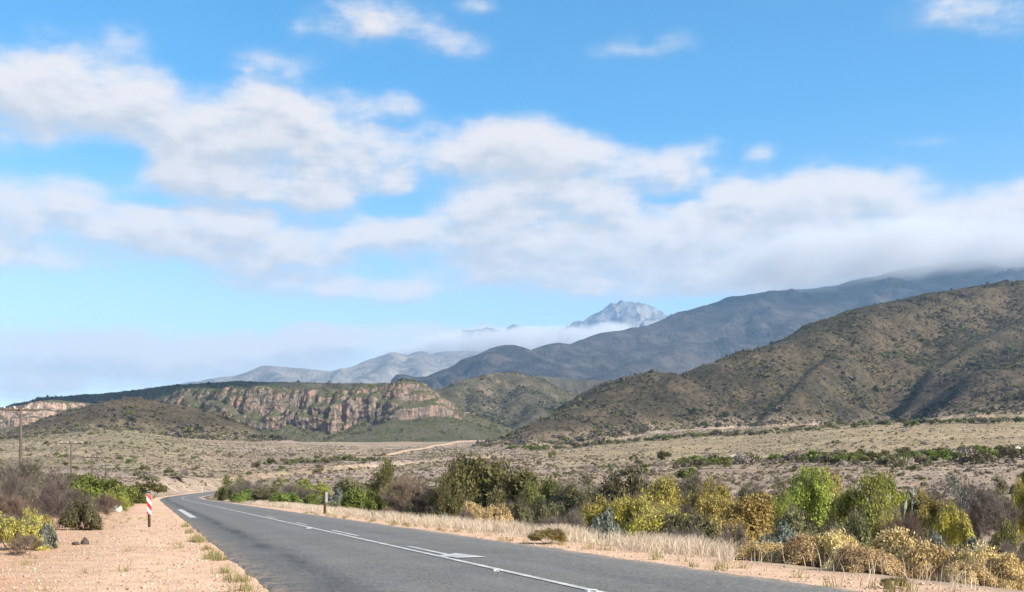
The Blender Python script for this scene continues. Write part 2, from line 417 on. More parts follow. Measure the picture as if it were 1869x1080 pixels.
def mesh_np(name, V, Q, smooth=False):
    V = np.asarray(V, np.float32).reshape(-1, 3); Q = np.asarray(Q, np.int32); n = Q.shape[1]
    me = bpy.data.meshes.new(name)
    me.vertices.add(len(V)); me.vertices.foreach_set('co', V.ravel())
    me.loops.add(Q.size); me.loops.foreach_set('vertex_index', Q.ravel())
    me.polygons.add(len(Q)); me.polygons.foreach_set('loop_start', np.arange(0, Q.size, n, dtype=np.int32))
    me.polygons.foreach_set('loop_total', np.full(len(Q), n, np.int32))
    if smooth: me.polygons.foreach_set('use_smooth', np.ones(len(Q), bool))
    me.update(calc_edges=True); me.validate()
    return me


def link(name, me, mat=None, parent=None):
    o = bpy.data.objects.new(name, me); col.objects.link(o)
    if mat and not me.materials: me.materials.append(mat)
    if parent: o.parent = parent
    return o


def empty(name, loc=(0, 0, 0), rz=0.0):
    o = bpy.data.objects.new(name, None); o.empty_display_size = .2; col.objects.link(o)
    o.location = loc; o.rotation_euler = (0, 0, rz); return o


class MB:
    """collects boxes, tubes and polygons into one mesh"""
    def __init__(s): s.V = []; s.F = []
    def add(s, V, F):
        b = len(s.V); s.V += [tuple(v) for v in V]; s.F += [tuple(i + b for i in f) for f in F]
    def box(s, c, size, rot=None):
        hx, hy, hz = size[0] / 2, size[1] / 2, size[2] / 2
        V = [Vector((x * hx, y * hy, z * hz)) for x in (-1, 1) for y in (-1, 1) for z in (-1, 1)]
        if rot: V = [rot @ v for v in V]
        s.add([v + Vector(c) for v in V], [(0, 1, 3, 2), (4, 6, 7, 5), (0, 4, 5, 1), (2, 3, 7, 6), (0, 2, 6, 4), (1, 5, 7, 3)])
    def tube(s, pts, rads, n=8, cap=True):
        pts = [Vector(p) for p in pts]; rings = []
        for i, p in enumerate(pts):
            d = (pts[min(i + 1, len(pts) - 1)] - pts[max(i - 1, 0)]).normalized()
            a = d.cross(Vector((.13, .91, .38))).normalized(); b = d.cross(a)
            rings.append([p + (a * math.cos(t) + b * math.sin(t)) * rads[i] for t in [2 * math.pi * k_ / n for k_ in range(n)]])
        V = [v for r in rings for v in r]; F = []
        for i in range(len(rings) - 1):
            for k_ in range(n):
                F.append((i * n + k_, i * n + (k_ + 1) % n, (i + 1) * n + (k_ + 1) % n, (i + 1) * n + k_))
        if cap: F += [tuple(range(n))[::-1], tuple((len(rings) - 1) * n + k_ for k_ in range(n))]
        s.add(V, F)
    def build(s, name, mat, parent=None, smooth=False):
        me = bpy.data.meshes.new(name); me.from_pydata(s.V, [], s.F); me.update()
        if smooth:
            for p in me.polygons: p.use_smooth = True
        return link(name, me, mat, parent)


# ------------------------------------------------------------------ materials
def new_mat(name):
    m = bpy.data.materials.new(name); m.use_nodes = True; m.node_tree.nodes.clear()
    k = NT(m.node_tree); o = k.node('ShaderNodeOutputMaterial'); return m, k, o


def principled(k, o, colr, rough=.9, bump=None, spec=.2):
    b = k.node('ShaderNodeBsdfPrincipled', {'Base Color': colr, 'Roughness': rough, 'Specular IOR Level': spec})
    if bump is not None: k.l.new(bump, b.inputs['Normal'])
    k.l.new(b.outputs[0], o.inputs['Surface']); return b


def mat_land():
    m, k, o = new_mat('land')
    base = k.node('ShaderNodeVertexColor', layer_name='cover').outputs['Color']
    scrub = k.node('ShaderNodeAttribute', attribute_name='scrub').outputs['Fac']     # 0 bare gravel .. 1 scrubby hillside
    pos = k.node('ShaderNodeNewGeometry').outputs['Position']
    pb = k.noise(pos, 9.0, 6, .7); fine = k.noise(pos, 1.7, 5, .6); mid = k.noise(pos, .22, 6, .62); big = k.noise(pos, .03, 5, .6)
    v1 = k.ramp(fine, .3, .7, .78, 1.18, False); v2 = k.ramp(mid, .32, .68, .62, 1.30, False); v3 = k.ramp(big, .35, .65, .82, 1.16, False)
    peb = k.ramp(k.noise(pos, 26.0, 3, .6), .3, .7, .72, 1.22, False)
    near = k.m('MULTIPLY', v1, peb)
    hillv = k.m('MULTIPLY', v2, v3)
    f = k.node('ShaderNodeMix', {0: scrub, 2: near, 3: hillv}).outputs[0]
    c = k.v('SCALE', base, None); c.node.inputs['Scale'].default_value = 1.0; k.l.new(f, c.node.inputs['Scale'])
    tint = k.mix(k.ramp(mid, .45, .62, 0.0, .35), c, k.mix(1.0, c, (.90, 1.0, .76, 1), 'MULTIPLY'))
    c = k.mix(scrub, c, tint)
    h = k.m('ADD', k.m('MULTIPLY', pb, .02), k.m('MULTIPLY', k.m('MULTIPLY', mid, 2.8), scrub))
    bp = k.node('ShaderNodeBump', {'Height': h, 'Strength': .8, 'Distance': 1.0}).outputs[0]
    principled(k, o, c, .95, bp, .1); return m


def mat_cliff(name, rock1, rock2, rock3, veg1, veg2, lo=.34, hi=.56):
    m, k, o = new_mat(name)
    g = k.node('ShaderNodeNewGeometry'); pos = g.outputs['Position']
    nz = k.node('ShaderNodeSeparateXYZ', {0: g.outputs['Normal']}).outputs[2]
    st = k.v('MULTIPLY', pos, (1.0, 1.0, .22))
    n1 = k.noise(st, .045, 6, .62); n2 = k.noise(st, .16, 6, .65); n3 = k.noise(pos, .5, 5, .65); n4 = k.noise(pos, .02, 4, .5)
    rock = k.mix(k.ramp(n1, .38, .62), rock1, rock2)
    rock = k.mix(k.ramp(n2, .50, .66, 0, .75), rock, rock3)
    rock = k.mix(k.ramp(k.noise(st, .30, 5, .7), .60, .72, 0, .6), rock, (.55, .50, .45, 1))
    cr_ = k.noise(k.v('MULTIPLY', pos, (1.0, 1.0, .16)), .075, 5, .6, .6)
    rock = k.mix(k.ramp(k.m('ABSOLUTE', k.m('SUBTRACT', cr_, .5)), .0, .035, .8, 0), rock, (.075, .065, .058, 1))
    lay = k.noise(k.v('MULTIPLY', pos, (.12, .12, 1.0)), .22, 4, .6)
    rock = k.mix(k.ramp(lay, .52, .66, 0, .45), rock, k.mix(1.0, rock, (.62, .60, .58, 1), 'MULTIPLY'))
    veg = k.mix(k.ramp(n3, .40, .62), veg1, veg2)
    veg = k.mix(k.ramp(n4, .42, .60, 0, .45), veg, (.19, .15, .11, 1))
    isveg = k.ramp(k.m('ADD', nz, k.m('MULTIPLY', k.m('SUBTRACT', n2, .5), 1.25)), lo, hi)
    c = k.mix(isveg, rock, veg)
    bp = k.node('ShaderNodeBump', {'Height': k.m('ADD', k.m('MULTIPLY', n2, 4.0), n3), 'Strength': 1.0, 'Distance': 2.2}).outputs[0]
    principled(k, o, c, .95, bp, .1); return m


def mat_mountain(name, a, b, c_, rockcol, sc_=1.0):
    m, k, o = new_mat(name)
    g = k.node('ShaderNodeNewGeometry'); pos = k.v('SCALE', g.outputs['Position']); pos.node.inputs['Scale'].default_value = sc_
    nz = k.node('ShaderNodeSeparateXYZ', {0: g.outputs['Normal']}).outputs[2]
    n1 = k.noise(pos, .0016, 6, .6, .4); n2 = k.noise(pos, .007, 7, .65); n3 = k.noise(pos, .03, 5, .65)
    cc = k.mix(k.ramp(n1, .38, .62), a, b); cc = k.mix(k.ramp(n2, .42, .64, 0, .8), cc, c_)
    cc = k.mix(k.ramp(k.m('ADD', nz, k.m('MULTIPLY', k.m('SUBTRACT', n3, .5), .8)), .52, .80, .9, 0), cc, rockcol)
    bp = k.node('ShaderNodeBump', {'Height': k.m('ADD', k.m('MULTIPLY', n2, 90.0), k.m('MULTIPLY', n3, 20.0)), 'Strength': .8, 'Distance': 1.0}).outputs[0]
    principled(k, o, cc, .95, bp, .05); return m


def mat_leaf(name, cols, trans=.25, var=.25):
    """cols: dark .. light leaf colours, picked leaf by leaf, shifted a little from plant to plant"""
    m, k, o = new_mat(name)
    ri = k.node('ShaderNodeNewGeometry').outputs['Random Per Island']; ro = k.node('ShaderNodeObjectInfo').outputs['Random']
    ob = k.node('ShaderNodeTexCoord').outputs['Object']
    cl = k.noise(ob, 1.6, 2, .5)
    f = k.m('ADD', k.m('MULTIPLY', ri, .62), k.m('MULTIPLY', k.ramp(cl, .3, .7, 0, 1, False), .38))
    cr = k.node('ShaderNodeValToRGB', {0: f}); e = cr.color_ramp.elements
    for i, c in enumerate(cols):
        q = e[i] if i < len(e) else e.new(.5)
        q.color = (*c, 1)
    for i, q in enumerate(sorted(e, key=lambda q: q.position)): pass
    for i, c in enumerate(cols): e[i].position = i / (len(cols) - 1); e[i].color = (*c, 1)
    hsv = k.node('ShaderNodeHueSaturation', {'Hue': k.ramp(ro, 0, 1, .5 - .018, .5 + .018, False), 'Value': k.ramp(ro, 0, 1, 1 - var, 1 + var, False), 'Saturation': .95, 'Color': cr.outputs[0]}).outputs[0]
    d = k.node('ShaderNodeBsdfPrincipled', {'Base Color': hsv, 'Roughness': .6, 'Specular IOR Level': .15})
    t = k.node('ShaderNodeBsdfTranslucent', {'Color': hsv})
    mx = k.node('ShaderNodeMixShader', {0: trans, 1: d.outputs[0], 2: t.outputs[0]})
    k.l.new(mx.outputs[0], o.inputs[0]); return m


def mat_plain(name, c1, c2, scale=8.0, rough=.8, bump=.3, spec=.25, stretch=(1, 1, 1)):
    m, k, o = new_mat(name)
    ob = k.v('MULTIPLY', k.node('ShaderNodeTexCoord').outputs['Object'], stretch)
    n = k.noise(ob, scale, 6, .65)
    c = k.mix(k.ramp(n, .32, .68), (*c1, 1), (*c2, 1))
    bp = k.node('ShaderNodeBump', {'Height': n, 'Strength': bump, 'Distance': .02}).outputs[0]
    principled(k, o, c, rough, bp, spec); return m


def mat_stone(name, cols):
    m, k, o = new_mat(name)
    ri = k.node('ShaderNodeNewGeometry').outputs['Random Per Island']
    cr = k.node('ShaderNodeValToRGB', {0: ri}); e = cr.color_ramp.elements
    while len(e) < len(cols): e.new(.5)
    for i, c in enumerate(cols): e[i].position = i / (len(cols) - 1); e[i].color = (*c, 1)
    principled(k, o, cr.outputs[0], .9, None, .2); return m


LAND = mat_land()
CLIFF = mat_cliff('cliff_rock', (.42, .265, .195, 1), (.33, .26, .21, 1), (.14, .122, .105, 1), (.075, .082, .036, 1), (.15, .14, .075, 1))
CLIFF_PALE = mat_cliff('pale_cliff_rock', (.55, .36, .26, 1), (.48, .35, .27, 1), (.24, .20, .17, 1), (.085, .09, .045, 1), (.16, .14, .08, 1), .5, .75)
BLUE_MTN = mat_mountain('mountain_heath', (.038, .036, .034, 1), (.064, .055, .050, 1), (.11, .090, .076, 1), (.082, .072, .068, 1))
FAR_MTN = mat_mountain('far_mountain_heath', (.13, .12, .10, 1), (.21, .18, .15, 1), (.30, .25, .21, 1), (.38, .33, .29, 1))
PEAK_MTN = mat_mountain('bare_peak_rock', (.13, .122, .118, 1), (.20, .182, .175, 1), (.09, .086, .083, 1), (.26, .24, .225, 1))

# ------------------------------------------------------------------ ground and hills
def cover_colours(x, y, z, idx, h):
    """colour of what covers the ground at each point, and how scrubby it is"""
    n = x.size
    d = y; px = CX + FPX * x / np.maximum(y, 1.0)
    r = np.hypot(x, y)
    lo = fbm(x, y, 120, 4, 201); md = fbm(x, y, 28, 4, 202); sm = fbm(x, y, 7, 3, 203)
    C = np.zeros((n, 3))
    def mixc(mask, c):
        C[:] = C * (1 - mask[:, None]) + np.array(c)[None, :] * mask[:, None]
    C[:] = (.36, .262, .185)
    mixc(sstep(-.15, .3, lo + md * .5), (.35, .258, .215))                       # mauve-grey karoo scrub
    mixc(sstep(.0, .35, md) * .6, (.235, .205, .105))                            # olive patches
    left = sstep(520, 250, px) * sstep(240, 420, d)
    mixc(left * sstep(-.3, .25, lo) * .85, (.27, .225, .125))                      # yellowish slope on the left
    tan = sstep(900, 1150, px) * sstep(250, 330, d) * (1 - sstep(640, 760, d))
    mixc(tan * .9, (.345, .258, .160))                                             # dry field at the foot of the hill
    mixc(tan * sstep(.05, .3, md + sm * .4) * .6, (.285, .225, .125))
    mid = sstep(900, 1100, px) * sstep(100, 130, d) * (1 - sstep(220, 280, d))
    mixc(mid * .7, (.34, .252, .185))
    # hills
    hill = np.clip(h / 14, 0, 1) * (idx > 0)
    mixc(hill, (.100, .074, .048))
    mixc(hill * sstep(-.1, .3, lo), (.064, .052, .034))
    mixc(hill * sstep(.05, .30, md) * .7, (.122, .088, .056))
    mixc(hill * sstep(.05, .30, sm) * .45, (.045, .040, .026))
    far = hill * np.isin(idx, (3, 4, 5))
    mixc(far * .6, (.105, .095, .058))
    mixc(hill * (idx == 3) * sstep(.0, .25, md) * .4, (.26, .19, .145))
    # bare pink gravel along the road
    dr, side, zr, s = near_line(x, y, ROAD[::2])
    far_v = sstep(70, 150, r)
    bare_w = np.where(side > 0, RW / 2 + 1.5 - .7 * far_v + md * .6, RW / 2 + 2.3 - 1.3 * far_v + (1.0 * lo + 1.0 * md) * (1 - far_v))
    bare = 1 - sstep(bare_w - .5, bare_w + np.where(side > 0, .8, 3.0 - 2.2 * far_v), dr)
    mixc(bare, (.62, .41, .275))
    soil = (side < 0) * (1 - sstep(13, 20, dr)) * (1 - sstep(120, 220, r)) * (1 - bare)
    mixc(soil * .92, (.55, .33, .205))
    mixc(soil * sstep(-.05, .2, md + .5 * sm) * .85, (.50, .255, .14))
    mixc(soil * sstep(.05, .25, lo * .5 + sm) * .6, (.33, .245, .19))
    mixc((side < 0) * (dr < 16) * sstep(.12, .35, sm + md * .5) * (r < 150) * .5, (.50, .30, .19))
    scr = np.clip(np.maximum(sstep(70, 200, r), hill), 0, 1) * (1 - bare)
    return C, scr


def build_land():
    na, nr = len(HG.ang), len(HG.rad)
    ii = np.arange(nr * na).reshape(nr, na)
    Q = np.stack([ii[:-1, :-1], ii[1:, :-1], ii[1:, 1:], ii[:-1, 1:]], -1).reshape(-1, 4)[:, ::-1]
    V = np.stack([HG.x, HG.y, HG.z], -1).reshape(-1, 3)
    C, scr = cover_colours(HG.x.ravel(), HG.y.ravel(), HG.z.ravel(), HG.idx.ravel(), HG.h.ravel())
    fi = HG.idx.ravel()[Q[:, 0]]
    names = ['ground'] + list(RIDGES)
    for t, nm in enumerate(names):
        q = Q[fi == t]
        if not len(q): continue
        u, inv = np.unique(q, return_inverse=True)
        me = mesh_np(nm, V[u], inv.reshape(-1, 4), True)
        ca = me.color_attributes.new('cover', 'FLOAT_COLOR', 'POINT')
        ca.data.foreach_set('color', np.concatenate([C[u], np.ones((len(u), 1))], 1).astype(np.float32).ravel())
        sa = me.attributes.new('scrub', 'FLOAT', 'POINT'); sa.data.foreach_set('value', scr[u].astype(np.float32))
        tag(link(nm, me, LAND), kind='structure')

build_land()


def sweep_cliff(name, line, mat, cliff_amp=1.0, seed=0, back=560, talus=330):
    """a rock scarp: line = (px, depth, py of cliff top, py of cliff foot, rise of the plateau behind) along its rim"""
    P = np.array([[(p - CX) / FPX * d, d, EYE + (HY - a) / FPX * d, EYE + (HY - b) / FPX * d, e] for p, d, a, b, e in line])
    P = catmull(P, 12)
    s = np.concatenate([[0], np.cumsum(np.hypot(np.diff(P[:, 0]), np.diff(P[:, 1])))])
    S = np.arange(0, s[-1], 1.9)
    X, Y, ZT, ZB, E = [np.interp(S, s, P[:, i]) for i in range(5)]
    tx, ty = np.gradient(X, S), np.gradient(Y, S)
    kk = 25; ker = np.hanning(kk); ker /= ker.sum()
    pad = lambda a: np.convolve(np.pad(a, kk // 2, mode='edge'), ker, 'valid')
    tx, ty = pad(tx), pad(ty); ln = np.hypot(tx, ty); tx, ty = tx / ln, ty / ln
    nx, ny = ty, -tx                                          # outward (towards the viewer for a line drawn left to right)
    ZT = ZT + fbm(S, S * 0, 45, 4, seed + 1) * 9 * cliff_amp; ZB = ZB + fbm(S, S * 0 + 9, 55, 4, seed + 2) * 20 * cliff_amp
    EB = np.clip((ZT - ZT.min()) / 45.0, .05, 1) if back > 100 else np.ones_like(ZT)
    EB = EB * (1 - .88 * sstep(650, 780, CX + FPX * X / Y))
    SW = S + fbm(S, S * 0 + 3, 110, 3, seed + 11) * 60; AM = np.clip(.75 + fbm(S, S * 0 + 5, 130, 2, seed + 12) * 1.1, .25, 1.3)
    rows = []
    tb = np.linspace(1, 0, 26)[:-1] ** 1.6
    for t in tb:                                              # plateau, back to front
        dd = -t * back * EB
        zz = ZT + E * (1 - (1 - t) ** 2) * 1.0 + 4 * (1 - np.exp(-t * 12))
        zz = zz - sstep(.70, 1.0, np.full_like(S, t)) * 60 * (1.15 - EB)- sstep(.8, 1.0, np.full_like(S, t)) * 40
        zz = zz + fbm(S, S * 0 + dd, 40, 3, seed + 3) * 3 * min(1, t * 6)
        rows.append((dd, zz))
    rows.insert(0, (rows[0][0] - 70, np.minimum(rows[0][1] - 90, 30)))
    nc = 64
    for i in range(nc):
        t = i / (nc - 1)
        zz = ZT + (ZB - ZT) * t
        but = fbm(SW, S * 0 + t * 4.0, 58, 4, seed + 4, .5, True) * AM
        colm = fbm(SW, S * 0 + t * 7.0, 17, 5, seed + 5, .62, True)
        led = fbm(S * .4, S * 0 + zz * 1.0, 11, 3, seed + 6)
        fin = fbm(S, zz * .6, 6, 4, seed + 7, .6)
        amp = math.sin(math.pi * min(1, .15 + t * .75)) ** .5
        step_ = sstep(.0, .12, t - .45 - .8 * fbm(S, S * 0 + 21, 60, 3, seed + 13)) * 11 + sstep(.0, .10, t - .72 - .6 * fbm(S, S * 0 + 27, 35, 3, seed + 14)) * 7
        dd = t * 14 + step_ + (but * 22 + colm * 9 * (.5 + .5 * t) + led * 3.0 + fin * 3.8) * amp * cliff_amp
        rows.append((dd, zz + fin * .6))
    d_end, z_end = rows[-1]
    for i in range(1, 42):                                    # scree and bush slope below
        t = (i / 41) ** 1.15
        dd = d_end * (1 - t) + 17 * t + t * talus
        zz = z_end - (1 - (1 - t) ** 1.7) * (z_end - 18) * .93 - t * 3
        g = fbm(S, S * 0 + t * 30, 60, 4, seed + 8, .5, True)
        zz = zz + (g - .3) * 8 * math.sin(math.pi * min(t * 1.2, 1)) + fbm(S, S * 0 + dd, 15, 3, seed + 9) * 1.2
        rows.append((dd, zz))
    V = np.stack([np.stack([X + nx * dd, Y + ny * dd, zz], -1) if i >= 26 else np.stack([X, Y - dd, zz], -1) for i, (dd, zz) in enumerate(rows)])
    nr, nc2 = V.shape[:2]; ii = np.arange(nr * nc2).reshape(nr, nc2)
    Q = np.stack([ii[:-1, :-1], ii[1:, :-1], ii[1:, 1:], ii[:-1, 1:]], -1).reshape(-1, 4)
    o = link(name, mesh_np(name, V, Q, False), mat)
    tag(o, kind='structure')
    return V[26 + nc:], V[1:26], V, Q

TALUS, PLATEAU, SCARP_V, SCARP_Q = sweep_cliff('rocky_escarpment', [
    (180, 1720, 775, 785, 0), (250, 1640, 748, 765, 6), (305, 1530, 727, 757, 10), (350, 1440, 711, 778, 4), (400, 1380, 711, 786, 5), (470, 1350, 709, 786, 5), (540, 1340, 711, 788, 4),
    (600, 1330, 712, 792, 4), (660, 1320, 708, 784, 4), (705, 1310, 703, 780, 2), (745, 1300, 699, 772, 0), (772, 1310, 704, 762, -20), (792, 1340, 722, 758, -50), (812, 1380, 745, 768, -60), (848, 1430, 770, 784, -50), (890, 1480, 794, 802, -40), (930, 1540, 815, 820, -30)], CLIFF, 1.0, 300)
sweep_cliff('pale_left_cliff', [(-420, 1500, 790, 806, 14), (-150, 1480, 766, 792, 16), (-60, 1470, 756, 786, 16), (0, 1460, 748, 780, 14), (50, 1450, 738, 782, 12), (95, 1450, 731, 778, 7), (130, 1480, 736, 768, 3), (155, 1510, 748, 768, 1), (190, 1560, 775, 782, 0), (240, 1620, 800, 805, 0)], CLIFF_PALE, .7, 400, 500, 200)


def mountain(name, crest, slope_f, slope_b, spurs, mat, res, depth_f, depth_b, seed, amp, wl, crag=.05):
    """a range: heights fall away from its crest line and from the spurs, cut by ridged valleys"""
    pts = ridge(crest)
    xs = [p[0] for p in pts]; ys = [p[1] for p in pts]
    x = np.arange(min(xs) - res * 6, max(xs) + res * 6, res); y = np.arange(min(ys) - depth_f, max(ys) + depth_b, res * 1.3)
    X, Y = np.meshgrid(x, y)
    wx = fbm(X, Y, wl * 1.6, 3, seed) * wl * .35; wy = fbm(X, Y, wl * 1.6, 3, seed + 5) * wl * .35
    H_, dm = ridge_height(X, Y, pts, slope_b, slope_f, 30.0)
    for sp_ in spurs:
        pp = ridge(sp_)
        h2, d2 = ridge_height(X + wx * .4, Y + wy * .4, pp, .62, .62, 30.0)
        a = np.clip(.5 + (h2 - H_) / 120, 0, 1); H_ = H_ * (1 - a) + h2 * a + 30 * a * (1 - a); dm = np.minimum(dm, d2)
    am = np.clip(dm / (wl * .8), crag, 1)
    H_ = H_ + (fbm(X + wx, Y + wy, wl, 6, seed + 9, .5, True) - .45) * amp * am + fbm(X, Y, wl * .25, 4, seed + 12) * amp * .16 * np.clip(am * 2, .25, 1)
    H_ = np.maximum(H_, -40)
    ii = np.arange(X.size).reshape(X.shape)
    Q = np.stack([ii[:-1, :-1], ii[:-1, 1:], ii[1:, 1:], ii[1:, :-1]], -1).reshape(-1, 4)
    keep = (H_.ravel()[Q] > -39).any(1); Q = Q[keep]
    u, inv = np.unique(Q, return_inverse=True)
    V = np.stack([X, Y, H_], -1).reshape(-1, 3)[u]
    return tag(link(name, mesh_np(name, V, inv.reshape(-1, 4), True), mat), kind='structure')

mountain('blue_mountain', [(760, 705, 4700), (800, 690, 4750), (830, 672, 4800), (870, 650, 4900), (905, 635, 5000), (935, 631, 5000), (960, 640, 5100), (1000, 630, 5200), (1040, 627, 5300), (1090, 612, 5500), (1150, 598, 5700),
    (1200, 592, 5900), (1240, 573, 6000), (1290, 558, 6100), (1312, 555, 6150), (1335, 543, 6200), (1400, 532, 6300), (1500, 524, 6400), (1560, 512, 6500), (1620, 497, 6600), (1700, 482, 6700), (1780, 474, 6800), (1869, 468, 6900), (2200, 450, 7000), (2900, 470, 7000)],
    .42, .5, [[(1200, 596, 5850), (1120, 640, 5300), (1040, 662, 4900), (940, 684, 4500)], [(1335, 548, 6150), (1270, 610, 5500), (1180, 655, 4900), (1090, 682, 4400)],
              [(1560, 525, 6400), (1470, 575, 5700), (1380, 640, 5000), (1260, 684, 4300)], [(1780, 490, 6700), (1700, 560, 5900), (1600, 610, 5300), (1480, 660, 4600)], [(2100, 480, 6900), (1950, 540, 6000), (1850, 600, 5200)]],
    BLUE_MTN, 22, 2700, 900, 500, 260, 560, .07)
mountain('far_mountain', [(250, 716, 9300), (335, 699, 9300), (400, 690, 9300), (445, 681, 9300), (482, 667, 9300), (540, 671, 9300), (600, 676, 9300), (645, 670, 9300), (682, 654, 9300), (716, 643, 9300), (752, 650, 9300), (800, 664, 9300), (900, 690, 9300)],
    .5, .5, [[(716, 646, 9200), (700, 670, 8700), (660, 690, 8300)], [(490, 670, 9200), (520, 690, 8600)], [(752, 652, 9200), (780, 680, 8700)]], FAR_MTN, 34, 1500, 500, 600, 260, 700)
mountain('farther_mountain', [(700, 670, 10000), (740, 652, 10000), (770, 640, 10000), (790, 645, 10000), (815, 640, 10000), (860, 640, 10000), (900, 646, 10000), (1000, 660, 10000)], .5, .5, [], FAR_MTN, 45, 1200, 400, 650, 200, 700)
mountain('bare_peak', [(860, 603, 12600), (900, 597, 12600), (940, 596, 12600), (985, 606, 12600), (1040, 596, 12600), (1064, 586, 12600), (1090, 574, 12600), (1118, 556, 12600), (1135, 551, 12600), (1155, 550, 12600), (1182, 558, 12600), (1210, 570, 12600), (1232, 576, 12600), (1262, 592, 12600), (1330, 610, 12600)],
    .85, .8, [[(1150, 552, 12550), (1140, 590, 12150)], [(1100, 570, 12550), (1085, 600, 12200)], [(1205, 570, 12550), (1215, 600, 12200)]], PEAK_MTN, 18, 1500, 500, 700, 300, 260, .26)


# low cloud on the mountains, within the haze: a slab of vapour, thick in its middle, ragged at its edges
def build_cloudbank(name, p0, p1, depth, thick, dens, label, seed, wl, base_soft=.55):
    """p0, p1: (px, py, depth) of the two ends of the middle line"""
    a, b = Vector(W(*p0)), Vector(W(*p1)); L = (b - a).length
    m, k, o = new_mat(name + '_vapour')
    ob = k.node('ShaderNodeTexCoord').outputs['Object']
    sep = k.node('ShaderNodeSeparateXYZ', {0: ob})
    ax = k.m('DIVIDE', sep.outputs[0], L / 2); ay = k.m('DIVIDE', sep.outputs[1], depth / 2); az_ = k.m('DIVIDE', sep.outputs[2], thick / 2)
    r2 = k.m('ADD', k.m('ADD', k.m('POWER', k.m('ABSOLUTE', ax), 4.0), k.m('MULTIPLY', ay, ay)), k.m('MULTIPLY', az_, az_))
    st = k.v('MULTIPLY', ob, (1.0, 1.0, 1.7))
    n = k.noise(k.v('ADD', st, (seed * 900.0, 0, 0)), 1.0 / wl, 4, .55)
    f = k.m('ADD', k.m('SUBTRACT', 1.0, r2), k.m('MULTIPLY', k.m('SUBTRACT', n, .5), 2.6))
    den = k.m('MULTIPLY', k.ramp(f, .25, 1.05), dens)
    pv = k.node('ShaderNodeVolumePrincipled', {'Color': (.86, .85, .85, 1), 'Density': den, 'Anisotropy': .1})
    k.l.new(pv.outputs[0], o.inputs['Volume'])
    B = MB(); B.box((0, 0, 0), (L, depth, thick))
    ob_ = B.build(name, m); ob_.location = (a + b) / 2; d = (b - a).normalized()
    ob_.rotation_euler = d.to_track_quat('X', 'Z').to_euler()
    m.cycles.volume_step_rate = .45
    return tag(ob_, label, kind='stuff')

build_cloudbank('mist', (640, 640, 10700), (1300, 618, 10700), 900, 400, .006, 'white bank of cloud in front of the bare peak', 1, 520)
build_cloudbank('mist', (1240, 498, 6000), (2300, 408, 6500), 1500, 400, .0034, 'grey cloud lying along the crest of the blue mountain', 2, 420)


# a small cumulus out of the picture, high to the right, whose shadow lies on the ridge behind the cliffs
def build_cloud():
    import bmesh
    m, k, o = new_mat('cloud_vapour')
    pv = k.node('ShaderNodeVolumePrincipled', {'Color': (1, 1, 1, 1), 'Density': .035, 'Anisotropy': .2}); k.l.new(pv.outputs[0], o.inputs['Volume'])
    bm = bmesh.new(); bmesh.ops.create_icosphere(bm, subdivisions=5, radius=1.0)
    P_ = np.array([v.co[:] for v in bm.verts])
    f = 1 + .45 * fbm(P_[:, 0] * 2 + 5, P_[:, 1] * 2 + P_[:, 2] * 1.5, 1.0, 4, 77)
    for v, q in zip(bm.verts, f): v.co = (v.co.x * q * 330, v.co.y * q * 330, max(v.co.z, -.35) * q * 130)
    me = bpy.data.meshes.new('cloud'); bm.to_mesh(me); bm.free()
    o = link('cloud', me, m)
    t = Vector((-760, 2080, 190)); o.location = t + SUN * ((2640 - 190) / SUN.z)
    return tag(o, 'small white cloud high above the plain on the right', kind='stuff')
build_cloud()


# ------------------------------------------------------------------ the air
def build_haze():
    m, k, o = new_mat('haze_air')
    pv = k.node('ShaderNodeVolumePrincipled', {'Color': HAZE_COL, 'Density': HAZE_DENS, 'Anisotropy': 0.1})
    k.l.new(pv.outputs[0], o.inputs['Volume'])
    b = MB(); lo, hi = -60.0, 2420.0
    b.box((0, 0, (lo + hi) / 2), (33000, 33000, hi - lo))
    return tag(b.build('haze', m), 'thin blue haze between the road and the far mountains', kind='stuff')

HAZE_COL, HAZE_DENS = (.35, .64, 1.0, 1), 5.2e-5
build_haze()

